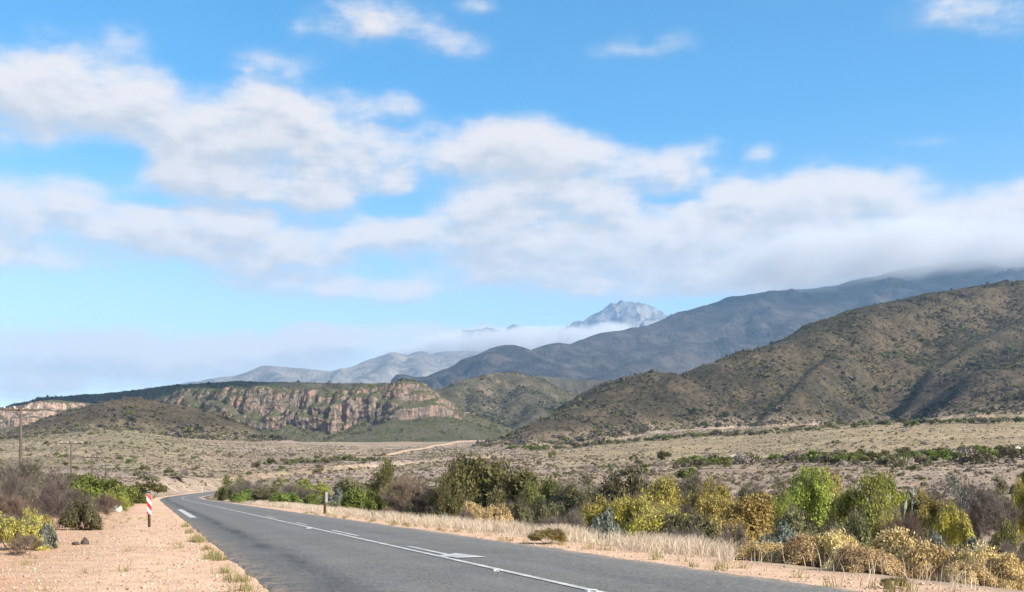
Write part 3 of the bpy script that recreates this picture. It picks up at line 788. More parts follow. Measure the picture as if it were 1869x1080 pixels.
# ------------------------------------------------------------------ road
def mat_road():
    m, k, o = new_mat('asphalt')
    uv = k.node('ShaderNodeUVMap', uv_map='lane').outputs[0]
    sep = k.node('ShaderNodeSeparateXYZ', {0: uv}); ac, al = sep.outputs[0], sep.outputs[1]     # metres from the left edge, metres along
    pos = k.node('ShaderNodeNewGeometry').outputs['Position']
    ch = k.noise(pos, 55.0, 4, .7); fine = k.noise(pos, 7.0, 5, .6); big = k.noise(pos, .5, 4, .55)
    c = k.mix(k.ramp(ch, .3, .7, 0, 1, False), (.070, .066, .060, 1), (.190, .181, .166, 1))
    c = k.mix(k.ramp(big, .35, .68, 0, .55), c, k.mix(1.0, c, (1.4, 1.37, 1.3, 1), 'MULTIPLY'))
    c = k.mix(k.ramp(fine, .42, .62, 0, .5), c, (.095, .094, .091, 1))
    c = k.mix(k.ramp(k.noise(pos, 20.0, 3, .75), .50, .62, 0, .7), c, (.275, .275, .265, 1))
    c = k.mix(k.ramp(k.noise(pos, 13.0, 3, .75), .54, .66, 0, .6), c, (.05, .052, .054, 1))
    wob = k.m('ADD', ac, k.m('MULTIPLY', k.m('SUBTRACT', k.noise(k.node('ShaderNodeCombineXYZ', {0: al}).outputs[0], .16, 4, .6), .5), 1.1))
    def band(c0, w): return k.m('POWER', .36788, k.m('POWER', k.m('DIVIDE', k.m('SUBTRACT', wob, c0), w), 2.0))
    st = k.v('MULTIPLY', uv, (1.0, .22, 1.0))
    brk = k.ramp(k.noise(st, 1.1, 5, .65), .40, .60)
    seam = k.m('MULTIPLY', band(1.15, .26), k.m('ADD', .35, k.m('MULTIPLY', brk, .65)))
    c = k.mix(k.m('MULTIPLY', seam, .85), c, (.05, .052, .058, 1))
    c = k.mix(k.m('MULTIPLY', k.m('MULTIPLY', band(5.0, .45), brk), .22), c, (.06, .062, .066, 1))
    for c0 in (1.9, 3.2, 4.7, 6.1):
        c = k.mix(k.m('MULTIPLY', band(c0, .3), k.m('MULTIPLY', k.ramp(k.noise(st, .8, 4, .6), .38, .62), .35)), c, (.21, .207, .20, 1))
    edge = k.m('MAXIMUM', k.ramp(ac, 0, .75, 1, 0), k.ramp(ac, RW - .75, RW, 0, 1))
    c = k.mix(k.m('MULTIPLY', edge, k.ramp(k.noise(pos, 3.5, 6, .75), .44, .60, 0, .85)), c, (.46, .33, .235, 1))
    bp = k.node('ShaderNodeBump', {'Height': ch, 'Strength': .5, 'Distance': .012}).outputs[0]
    principled(k, o, c, .88, bp, .15); return m


def build_road():
    P = ROAD; t = np.gradient(P[:, :2], axis=0); t /= np.linalg.norm(t, axis=1)[:, None]
    nrm = np.stack([t[:, 1], -t[:, 0]], 1)                       # to the right
    s = np.concatenate([[0], np.cumsum(np.hypot(np.diff(P[:, 0]), np.diff(P[:, 1])))])
    # finer along the near part so that its edges can be ragged
    S = np.concatenate([np.arange(0, 150, .35), np.arange(150, s[-1], 2.0)])
    X, Y, Z = [np.interp(S, s, P[:, i]) for i in range(3)]; NX, NY = np.interp(S, s, nrm[:, 0]), np.interp(S, s, nrm[:, 1])
    rag1 = fbm(S, S * 0, 2.6, 5, 801, .62) * .30; rag2 = fbm(S, S * 0 + 40, 2.6, 5, 802, .62) * .30
    A = []
    for f in (-1, -.96, -.6, -.2, .2, .6, .96, 1):
        off = f * RW / 2 + (rag1 if f < -.9 else rag2 if f > .9 else 0)
        zz = Z + .045 * (1 - f * f) - (.10 if abs(f) == 1 else 0.0)
        A.append(np.stack([X + NX * off, Y + NY * off, zz], -1))
    V = np.stack(A, 1); nr, nc = V.shape[:2]; ii = np.arange(nr * nc).reshape(nr, nc)
    Q = np.stack([ii[:-1, :-1], ii[:-1, 1:], ii[1:, 1:], ii[1:, :-1]], -1).reshape(-1, 4)
    me = mesh_np('road', V, Q, True)
    uvl = me.uv_layers.new(name='lane')
    F = np.array([0, .02, .2, .4, .6, .8, .98, 1]) * RW
    UV = np.stack([np.broadcast_to(F[None], (nr, nc)), np.broadcast_to(S[:, None], (nr, nc))], -1).reshape(-1, 2)
    li = np.zeros(len(me.loops), np.int32); me.loops.foreach_get('vertex_index', li)
    uvl.data.foreach_set('uv', UV[li].astype(np.float32).ravel())
    road = tag(link('road', me, mat_road()), kind='structure')
    return road, S, X, Y, Z, NX, NY

ROAD_O, RS, RX, RY, RZ, RNX, RNY = build_road()
PAINT = None
def mat_paint():
    m, k, o = new_mat('road_paint')
    pos = k.node('ShaderNodeNewGeometry').outputs['Position']
    n = k.noise(pos, 18.0, 5, .7)
    n = k.m('ADD', k.m('MULTIPLY', n, .65), k.m('MULTIPLY', k.noise(pos, 1.3, 3, .6), .35))
    c = k.mix(k.ramp(n, .42, .58, 0, .8), (.62, .61, .575, 1), (.24, .24, .235, 1))
    principled(k, o, c, .6, None, .3); return m
PAINT = mat_paint()


def road_top(off):
    f = off / (RW / 2); return .045 * (1 - f * f)

def line_mark(name, s0, s1, off, w, mat=PAINT):
    m = (RS >= s0) & (RS <= s1)
    a = np.stack([RX[m] + RNX[m] * (off - w / 2), RY[m] + RNY[m] * (off - w / 2), RZ[m] + road_top(off) + .008], -1)
    b = np.stack([RX[m] + RNX[m] * (off + w / 2), RY[m] + RNY[m] * (off + w / 2), RZ[m] + road_top(off) + .008], -1)
    V = np.stack([a, b], 1); ii = np.arange(V.shape[0] * 2).reshape(-1, 2)
    Q = np.stack([ii[:-1, 0], ii[:-1, 1], ii[1:, 1], ii[1:, 0]], -1)
    return link(name, mesh_np(name, V, Q), mat, ROAD_O)

def s_of(px, py):
    d = EYE * FPX / (py - HY); x = (px - CX) / FPX * d
    j = np.argmin((RX - x) ** 2 + (RY - d) ** 2)
    return RS[j], (x - RX[j]) * RNX[j] + (d - RY[j]) * RNY[j]

line_mark('centre_line', 20, RS[-1] - 5, .13, .12)
for (a, b) in (((591, 970.5), (633, 980.6)), ((516, 956), (542, 960.5)), ((470, 944), (487, 948))):
    s1, o1 = s_of(*a); s0, o0 = s_of(*b)
    line_mark('lane_dash', s0, max(s1, s0 + 2.5), .42, .11)
s1, o1 = s_of(728, 1002); s0, o0 = s_of(812, 1018.5)
line_mark('lane_dash', s0, s1, .42, .13)
s1, _ = s_of(311, 930); s0, _ = s_of(329, 945.5)
line_mark('edge_dash', s0, s1, -RW / 2 + .62, .34)

def flat_poly(name, pix, mat, dz=.012):
    V = []
    for px, py in pix:
        d = (EYE - .05) * FPX / (py - HY); V.append(((px - CX) / FPX * d, d, 0))
    V = [(x, y, road_top(float(near_line(np.array([x]), np.array([y]), ROAD)[0][0])) + dz) for x, y, _ in V]
    me = bpy.data.meshes.new(name); me.from_pydata(V, [], [tuple(range(len(V)))[::-1]]); me.update()
    return link(name, me, mat, ROAD_O)
flat_poly('turn_arrow', [(800, 1013.5), (818, 1012.2), (832, 1009.6), (889, 1016.2), (834, 1018.3), (822, 1016.2), (806, 1016.5)], PAINT)

STUD = mat_plain('white_stud', (.8, .8, .78), (.6, .6, .58), 20)
STUDB = mat_plain('stud_base', (.10, .10, .10), (.16, .16, .15), 20)
for i, (px, py, lab) in enumerate(((908, 1041, 'white road stud beside the solid line, this side of the painted arrow'), (1080, 1079, 'white road stud at the bottom edge of the picture'), (564, 964, 'small white road stud farther up the centre line'))):
    d = (EYE - .05) * FPX / (py - HY); x = (px - CX) / FPX * d
    r = tag(empty('road_stud', (x, d, .045), math.atan2(.331, 1)), lab, 'road stud', 'studs along the centre line')
    b = MB(); b.add([(-.075, -.06, 0), (.075, -.06, 0), (.075, .06, 0), (-.075, .06, 0), (-.055, -.035, .028), (.055, -.035, .028), (.055, .035, .028), (-.055, .035, .028)],
                    [(3, 2, 1, 0), (4, 5, 6, 7), (0, 1, 5, 4), (1, 2, 6, 5), (2, 3, 7, 6), (3, 0, 4, 7)]); b.build('body', STUD, r)
    f = MB(); f.box((0, -.052, .016), (.085, .012, .016)); f.build('reflector', STUDB, r)


# ------------------------------------------------------------------ dirt track on the far slope
DIRT = mat_plain('pale_dirt', (.40, .29, .215), (.31, .225, .16), .12, .95, .2, .1)
def build_track():
    P = catmull([W(690, 829, 640), W(720, 823, 700), W(770, 814, 840), W(810, 806, 960), W(850, 797, 1080), W(884, 791, 1180)], 40)
    t = np.gradient(P[:, :2], axis=0); t /= np.linalg.norm(t, axis=1)[:, None]; n = np.stack([t[:, 1], -t[:, 0]], 1)
    w = 1.9 + 1.2 * fbm(np.arange(len(P)) * 1.0, np.zeros(len(P)), 9, 3, 77)
    w[int(len(P) * .62):int(len(P) * .78)] *= 1.7
    from mathutils.bvhtree import BVHTree
    bv = BVHTree.FromPolygons(SCARP_V.reshape(-1, 3).tolist(), SCARP_Q.tolist())
    def drape(x, y):
        z = HG.at(x, y)
        for i in range(len(x)):
            h = bv.ray_cast(Vector((x[i], y[i], 900)), Vector((0, 0, -1)))
            if h[0] is not None: z[i] = max(z[i], h[0].z)
        return z
    rows = []
    for f in (-1.25, -1, -.3, .3, 1, 1.25):
        x, y = P[:, 0] + n[:, 0] * w * f, P[:, 1] + n[:, 1] * w * f
        rows.append(np.stack([x, y, drape(x, y) + (1.1 if abs(f) <= 1 else -1.2)], -1))
    V = np.stack(rows, 1); ii = np.arange(V.shape[0] * 6).reshape(-1, 6)
    Q = np.stack([ii[:-1, :-1], ii[:-1, 1:], ii[1:, 1:], ii[1:, :-1]], -1).reshape(-1, 4)
    tag(link('dirt_track', mesh_np('dirt_track', V, Q, True), DIRT), kind='structure')
build_track()

# ------------------------------------------------------------------ plants: shapes
LEAF = {
 'dark_scrub': mat_leaf('dark_scrub_leaf', [(.026, .029, .013), (.058, .060, .026), (.11, .108, .048)], .15),
 'scrub_grey': mat_leaf('grey_scrub_twig', [(.18, .14, .115), (.30, .235, .195), (.42, .335, .275)], .0, .2),
 'scrub_olive': mat_leaf('olive_scrub_leaf', [(.10, .090, .045), (.20, .178, .088), (.32, .28, .15)], .15),
 'orange': mat_leaf('orange_leaf', [(.20, .155, .06), (.40, .315, .08), (.58, .45, .11), (.70, .56, .20)], .25),
 'dark': mat_leaf('dark_green_leaf', [(.08, .075, .022), (.17, .162, .044), (.29, .265, .09)], .22),
 'green': mat_leaf('green_leaf', [(.055, .075, .014), (.155, .180, .030), (.30, .31, .065)], .28),
 'lime': mat_leaf('lime_leaf', [(.12, .135, .030), (.27, .29, .040), (.43, .44, .07), (.56, .53, .14)], .32),
 'yellow': mat_leaf('yellow_leaf', [(.19, .165, .045), (.40, .35, .06), (.60, .51, .085), (.72, .60, .16)], .28),
 'gold': mat_leaf('golden_leaf', [(.46, .32, .12), (.68, .50, .20), (.82, .66, .34)], .2),
 'olive': mat_leaf('olive_leaf', [(.075, .072, .030), (.18, .168, .070), (.30, .27, .12)], .22),
 'grey': mat_leaf('grey_leaf', [(.10, .105, .085), (.20, .205, .165), (.33, .33, .27)], .18),
 'blue': mat_leaf('blue_grey_leaf', [(.11, .12, .088), (.21, .225, .175), (.34, .355, .29)], .18),
 'broom': mat_leaf('broom_leaf', [(.22, .18, .04), (.50, .42, .09), (.72, .60, .17)], .2),
 'straw': mat_leaf('straw', [(.44, .34, .22), (.70, .57, .40), (.86, .75, .58)], .3, .12),
 'green_grass': mat_leaf('green_grass_blade', [(.16, .14, .05), (.32, .28, .10), (.50, .42, .19)], .3),
 'twig': mat_leaf('grey_twig', [(.075, .058, .048), (.15, .118, .10), (.25, .20, .17)], .0, .2),
 'twig_brown': mat_leaf('brown_twig', [(.10, .07, .05), (.22, .16, .115), (.36, .27, .20)], .0, .2),
}
BARK = mat_plain('bark', (.035, .028, .022), (.075, .06, .048), 14, .9, .5, .1, (1, 1, .25))
BARK_PALE = mat_plain('pale_bark', (.17, .14, .115), (.30, .25, .21), 14, .9, .5, .1, (1, 1, .25))


def skeleton(rng, h, w, nstem, levels, kids, spread, droop=.0, lean=.5, base_r=.03, wig=.18, first=.42):
    """limbs as (p0, p1, r0, r1) and the ends (point, direction)"""
    segs, tips = [], []
    def grow(p, d, L, r, lev):
        n = 3 if lev < levels else 2
        for i in range(n):
            d = (d + Vector((rng.gauss(0, wig), rng.gauss(0, wig), rng.gauss(0, wig * .6) - droop))).normalized()
            q = p + d * (L / n); r1 = r * .80
            segs.append((p.copy(), q.copy(), r, r1)); p, r = q, r1
        if lev >= levels: tips.append((p.copy(), d.copy())); return
        for j in range(kids):
            a = rng.uniform(0, 2 * math.pi); s_ = spread * rng.uniform(.5, 1.25)
            e = d.cross(Vector((math.cos(a), math.sin(a), .3))).normalized()
            nd = (d + e * s_ + Vector((0, 0, .12))).normalized()
            grow(p.copy(), nd, L * rng.uniform(.55, .85), r * .72, lev + 1)
        if lev >= 1: tips.append((p.copy(), d.copy()))
    for i in range(nstem):
        a = 2 * math.pi * (i + rng.uniform(-.3, .3)) / nstem
        ln = lean * rng.uniform(.35, 1.15) if nstem > 1 else lean * .25
        d = Vector((math.cos(a) * ln * w / h, math.sin(a) * ln * w / h, 1.0)).normalized()
        grow(Vector((math.cos(a) * .02 * w, math.sin(a) * .02 * w, -.06 * h)), d, h * first * rng.uniform(.8, 1.1), base_r * rng.uniform(.7, 1.1), 0)
    return segs, tips


def limbs_mesh(name, segs, sides=4, rmin=.004):
    V, F = [], []
    for (p, q, r0, r1) in segs:
        d = (q - p).normalized(); a = d.orthogonal().normalized(); b = d.cross(a); base = len(V)
        for (c, r) in ((p, max(r0, rmin)), (q, max(r1, rmin))):
            for t in range(sides):
                an = 2 * math.pi * t / sides; V.append(tuple(c + (a * math.cos(an) + b * math.sin(an)) * r))
        for t in range(sides): F.append((base + t, base + (t + 1) % sides, base + sides + (t + 1) % sides, base + sides + t))
    return V, F


def leaves_mesh(rs, tips, per, clump, size, aspect=1.7, flat=.55, along=.0, up=.25):
    P = np.array([t[0][:] for t in tips]); D = np.array([t[1][:] for t in tips])
    n = len(P) * per
    idx = np.repeat(np.arange(len(P)), per)
    off = rs.normal(0, 1, (n, 3)); off /= np.linalg.norm(off, axis=1)[:, None] + 1e-9
    off *= (rs.rand(n, 1) ** .5) * clump * rs.uniform(.6, 1.3, (len(P), 1))[idx]; off[:, 2] *= flat
    c = P[idx] + off - D[idx] * (rs.rand(n, 1) * along)
    a = rs.normal(0, 1, (n, 3)) + off / clump * .8; a[:, 2] += up; a /= np.linalg.norm(a, axis=1)[:, None]
    b = np.cross(a, rs.normal(0, 1, (n, 3))); b /= np.linalg.norm(b, axis=1)[:, None] + 1e-9
    sz = size * rs.uniform(.6, 1.35, (n, 1))
    V = np.stack([c - a * sz * aspect * .5, c + b * sz * .5, c + a * sz * aspect * .5, c - b * sz * .5], 1)
    return V.reshape(-1, 3), np.arange(n * 4).reshape(-1, 4)


PROTO = {}
DOME = {'dark_tree': .5, 'green_shrub': .5, 'olive_shrub': .2, 'willowy_tree': .45, 'feathery_tree': .4, 'yellow_shrub': .45, 'orange_shrub': .45, 'lime_tree': .45, 'golden_shrub': .5, 'blue_shrub': .5}
def finish(kind, seed, parts):
    """parts: (name, V, F, material); scaled so that the plant is 1 m high and 1 m wide"""
    allv = np.concatenate([np.asarray(p[1]).reshape(-1, 3) for p in parts])
    top = np.percentile(allv[:, 2], 99.3); wd = 2 * np.percentile(np.hypot(allv[:, 0], allv[:, 1]), 97)
    out = []
    for nm, V, F, mat in parts:
        V = np.asarray(V, float).reshape(-1, 3) / np.array([wd, wd, top])
        rr = np.clip(np.hypot(V[:, 0], V[:, 1]) * 2, 0, 1.2)
        V[:, 2] *= 1 - DOME.get(kind, 0) * rr ** 3.2              # crowns are domed
        me = mesh_np(kind + '_' + nm, V, np.asarray(F)); me.materials.append(mat); out.append((nm, me))
    PROTO.setdefault(kind, []).append(out)


def make_plant(kind, seed, h, w, nstem, levels, kids, spread, leaf=None, per=0, clump=.2, size=.05, aspect=1.7, twig=BARK, lean=.5, base_r=.03, first=.42, flat=.7, wig=.18, up=.25, twig_extra=0, twmat=None, droop=0., low=0.):
    rng = random.Random(seed * 7 + len(kind)); rs = np.random.RandomState(seed * 13 + len(kind))
    segs, tips = skeleton(rng, h, w, nstem, levels, kids, spread, droop, lean, base_r, wig, first)
    V, F = limbs_mesh('stem', segs, 5)
    if low: tips = tips + [((p_ + q_) * .5, (q_ - p_).normalized()) for (p_, q_, _a, _b) in segs if q_.z > low * h][::2]
    parts = [('stems' if nstem > 1 else 'trunk', V, F, twig)]
    if twig_extra:
        T = []
        for (p, d) in tips:
            for j in range(twig_extra):
                dd = (d + Vector((rng.gauss(0, .55), rng.gauss(0, .55), rng.gauss(.15, .4)))).normalized()
                q = p - d * rng.uniform(0, .25) * h * .3; L = h * rng.uniform(.07, .22)
                mid_ = q + dd * L * .5 + Vector((rng.gauss(0, .02), rng.gauss(0, .02), rng.gauss(0, .02)))
                T.append((q, mid_, .006, .0045)); T.append((mid_, q + dd * L + Vector((0, 0, L * .15)), .0045, .003))
        V, F = limbs_mesh('twig', T, 3, .003); parts.append(('twigs', V, F, twmat))
    if leaf:
        V, F = leaves_mesh(rs, tips, per, clump, size, aspect, flat, .1 * h, up); parts.append(('crown', V, F, LEAF[leaf]))
    finish(kind, seed, parts)

for sd in range(3):
    make_plant('dark_tree', sd, 4.0, 6.0, 8, 3, 3, .8, 'dark', 32, .58, .085, 2.0, BARK, 1.25, .07, .30, wig=.26, twig_extra=2, twmat=LEAF['twig_brown'], low=.10)
    make_plant('green_shrub', sd, 1.5, 2.0, 6, 2, 4, .8, 'green', 62, .24, .050, 1.8, BARK, .8, .03, .34, low=.06)
    make_plant('lime_tree', sd, 3.2, 2.4, 3, 3, 4, 1.0, 'lime', 62, .27, .050, 1.9, BARK, .9, .05, .32, wig=.26, twig_extra=2, twmat=LEAF['twig'])
    make_plant('yellow_shrub', sd, 2.2, 2.0, 5, 3, 3, .6, 'yellow', 60, .28, .044, 2.0, BARK_PALE, .85, .03, .34, .8, twig_extra=3, twmat=LEAF['twig_brown'], low=.15)
    make_plant('golden_shrub', sd, .9, 1.5, 9, 2, 5, .75, 'gold', 80, .15, .022, 2.3, LEAF['twig_brown'], 1.0, .005, .36, .8, .2, .5, 2, LEAF['twig_brown'], low=.05)
    make_plant('olive_shrub', sd, 1.6, 2.0, 6, 2, 4, .8, 'olive', 50, .26, .045, 2.2, BARK, .95, .03, .34, twig_extra=3, twmat=LEAF['twig'], low=.06)
    make_plant('feathery_tree', sd, 3.0, 3.4, 4, 3, 4, .6, 'grey', 16, .28, .045, 3.4, BARK_PALE, .75, .05, .36, .8, .16, .4, 5, LEAF['twig'])
    make_plant('willowy_tree', sd, 3.0, 3.4, 4, 3, 4, .6, 'olive', 26, .28, .045, 3.2, BARK, .75, .05, .36, .8, .16, .4, 4, LEAF['twig'])
    make_plant('blue_shrub', sd, .8, 1.2, 8, 2, 4, .7, 'blue', 40, .13, .032, 2.6, BARK_PALE, .9, .012, .36, low=.08)
    make_plant('twiggy_bush', sd, 2.0, 2.6, 9, 3, 3, .6, None, 0, twig=LEAF['twig'], lean=.85, base_r=.02, first=.38, twig_extra=12, twmat=LEAF['twig'])
    make_plant('brown_twig_bush', sd, 2.0, 2.6, 9, 3, 3, .55, None, 0, twig=LEAF['twig_brown'], lean=.8, base_r=.018, first=.38, twig_extra=13, twmat=LEAF['twig_brown'])
    make_plant('orange_shrub', sd, 2.2, 2.0, 5, 3, 3, .6, 'orange', 58, .28, .044, 2.0, BARK_PALE, .7, .03, .34, .8, low=.15)
    make_plant('broom_shrub', sd, 1.1, 1.7, 10, 2, 5, .6, 'broom', 80, .12, .024, 2.6, LEAF['twig'], .95, .012, .46, .7, .16, .5, 6, LEAF['twig'])
make_plant('dead_tree', 3, 2.4, 1.6, 1, 3, 2, .75, None, twig=BARK, lean=.6, base_r=.06, first=.45)

# lighter versions for plants far out on the plain
for sd in range(3):
    make_plant('far_green', sd, 1.4, 2.0, 5, 1, 4, .8, 'green', 34, .36, .15, 1.5, BARK, .7, .03, .5)
    make_plant('far_dark', sd, 1.8, 2.4, 5, 1, 4, .8, 'dark', 40, .42, .16, 1.5, BARK, .7, .03, .5)
    make_plant('far_olive', sd, 1.2, 1.8, 5, 1, 4, .8, 'scrub_olive', 44, .34, .11, 1.8, BARK, .8, .03, .5)
    make_plant('far_grey', sd, 1.0, 1.6, 5, 1, 4, .8, 'scrub_grey', 40, .30, .08, 2.4, BARK_PALE, .8, .02, .5)
    make_plant('far_straw', sd, .6, 1.0, 5, 1, 4, .8, 'gold', 22, .20, .08, 3.0, BARK_PALE, .8, .02, .5)

PART_NAMES = {'stems': 'stems', 'trunk': 'trunk', 'crown': 'crown', 'twigs': 'twigs'}
NICE = {'dark_tree': ('dark_tree', 'tree'), 'green_shrub': ('green_shrub', 'shrub'), 'lime_tree': ('lime_green_tree', 'tree'), 'yellow_shrub': ('yellow_shrub', 'shrub'), 'golden_shrub': ('golden_shrub', 'shrub'), 'orange_shrub': ('orange_yellow_shrub', 'shrub'),
        'olive_shrub': ('olive_shrub', 'shrub'), 'feathery_tree': ('feathery_tree', 'tree'), 'willowy_tree': ('willowy_tree', 'tree'), 'blue_shrub': ('blue_grey_shrub', 'shrub'), 'twiggy_bush': ('twiggy_bush', 'bush'),
        'brown_twig_bush': ('twiggy_bush', 'bush'), 'broom_shrub': ('broom_shrub', 'shrub'), 'dead_tree': ('dead_tree', 'tree'),
        'far_green': ('green_shrub', 'shrub'), 'far_dark': ('dark_shrub', 'shrub'), 'far_olive': ('olive_shrub', 'shrub'), 'far_grey': ('twiggy_bush', 'bush')}
prng = random.Random(5)

def place(kind, x, y, h, w, label, group=None, seed=None, rz=None, sink=.04):
    nm, cat = NICE[kind]
    protos = PROTO[kind]; p = protos[(seed if seed is not None else prng.randrange(99)) % len(protos)]
    r = empty(nm, (x, y, gz(x, y) - sink * h), prng.uniform(0, 6.28) if rz is None else rz)
    r.scale = (w, w, h); tag(r, label, cat, group)
    for pn, me in p:
        c = bpy.data.objects.new(pn, me); col.objects.link(c); c.parent = r
        if pn == 'twigs': c['kind'] = 'stuff'
    return r

def stand(kind, px, d, py_top, wpx, label, group=None, seed=None):
    """a plant seen in column px at depth d on the ground, its top in row py_top, wpx pixels wide"""
    x = (px - CX) / FPX * d; z = gz(x, d); top = EYE + (HY - py_top) / FPX * d
    return place(kind, x, d, max(top - z, .15) * 1.02, wpx / FPX * d, label, group, seed)


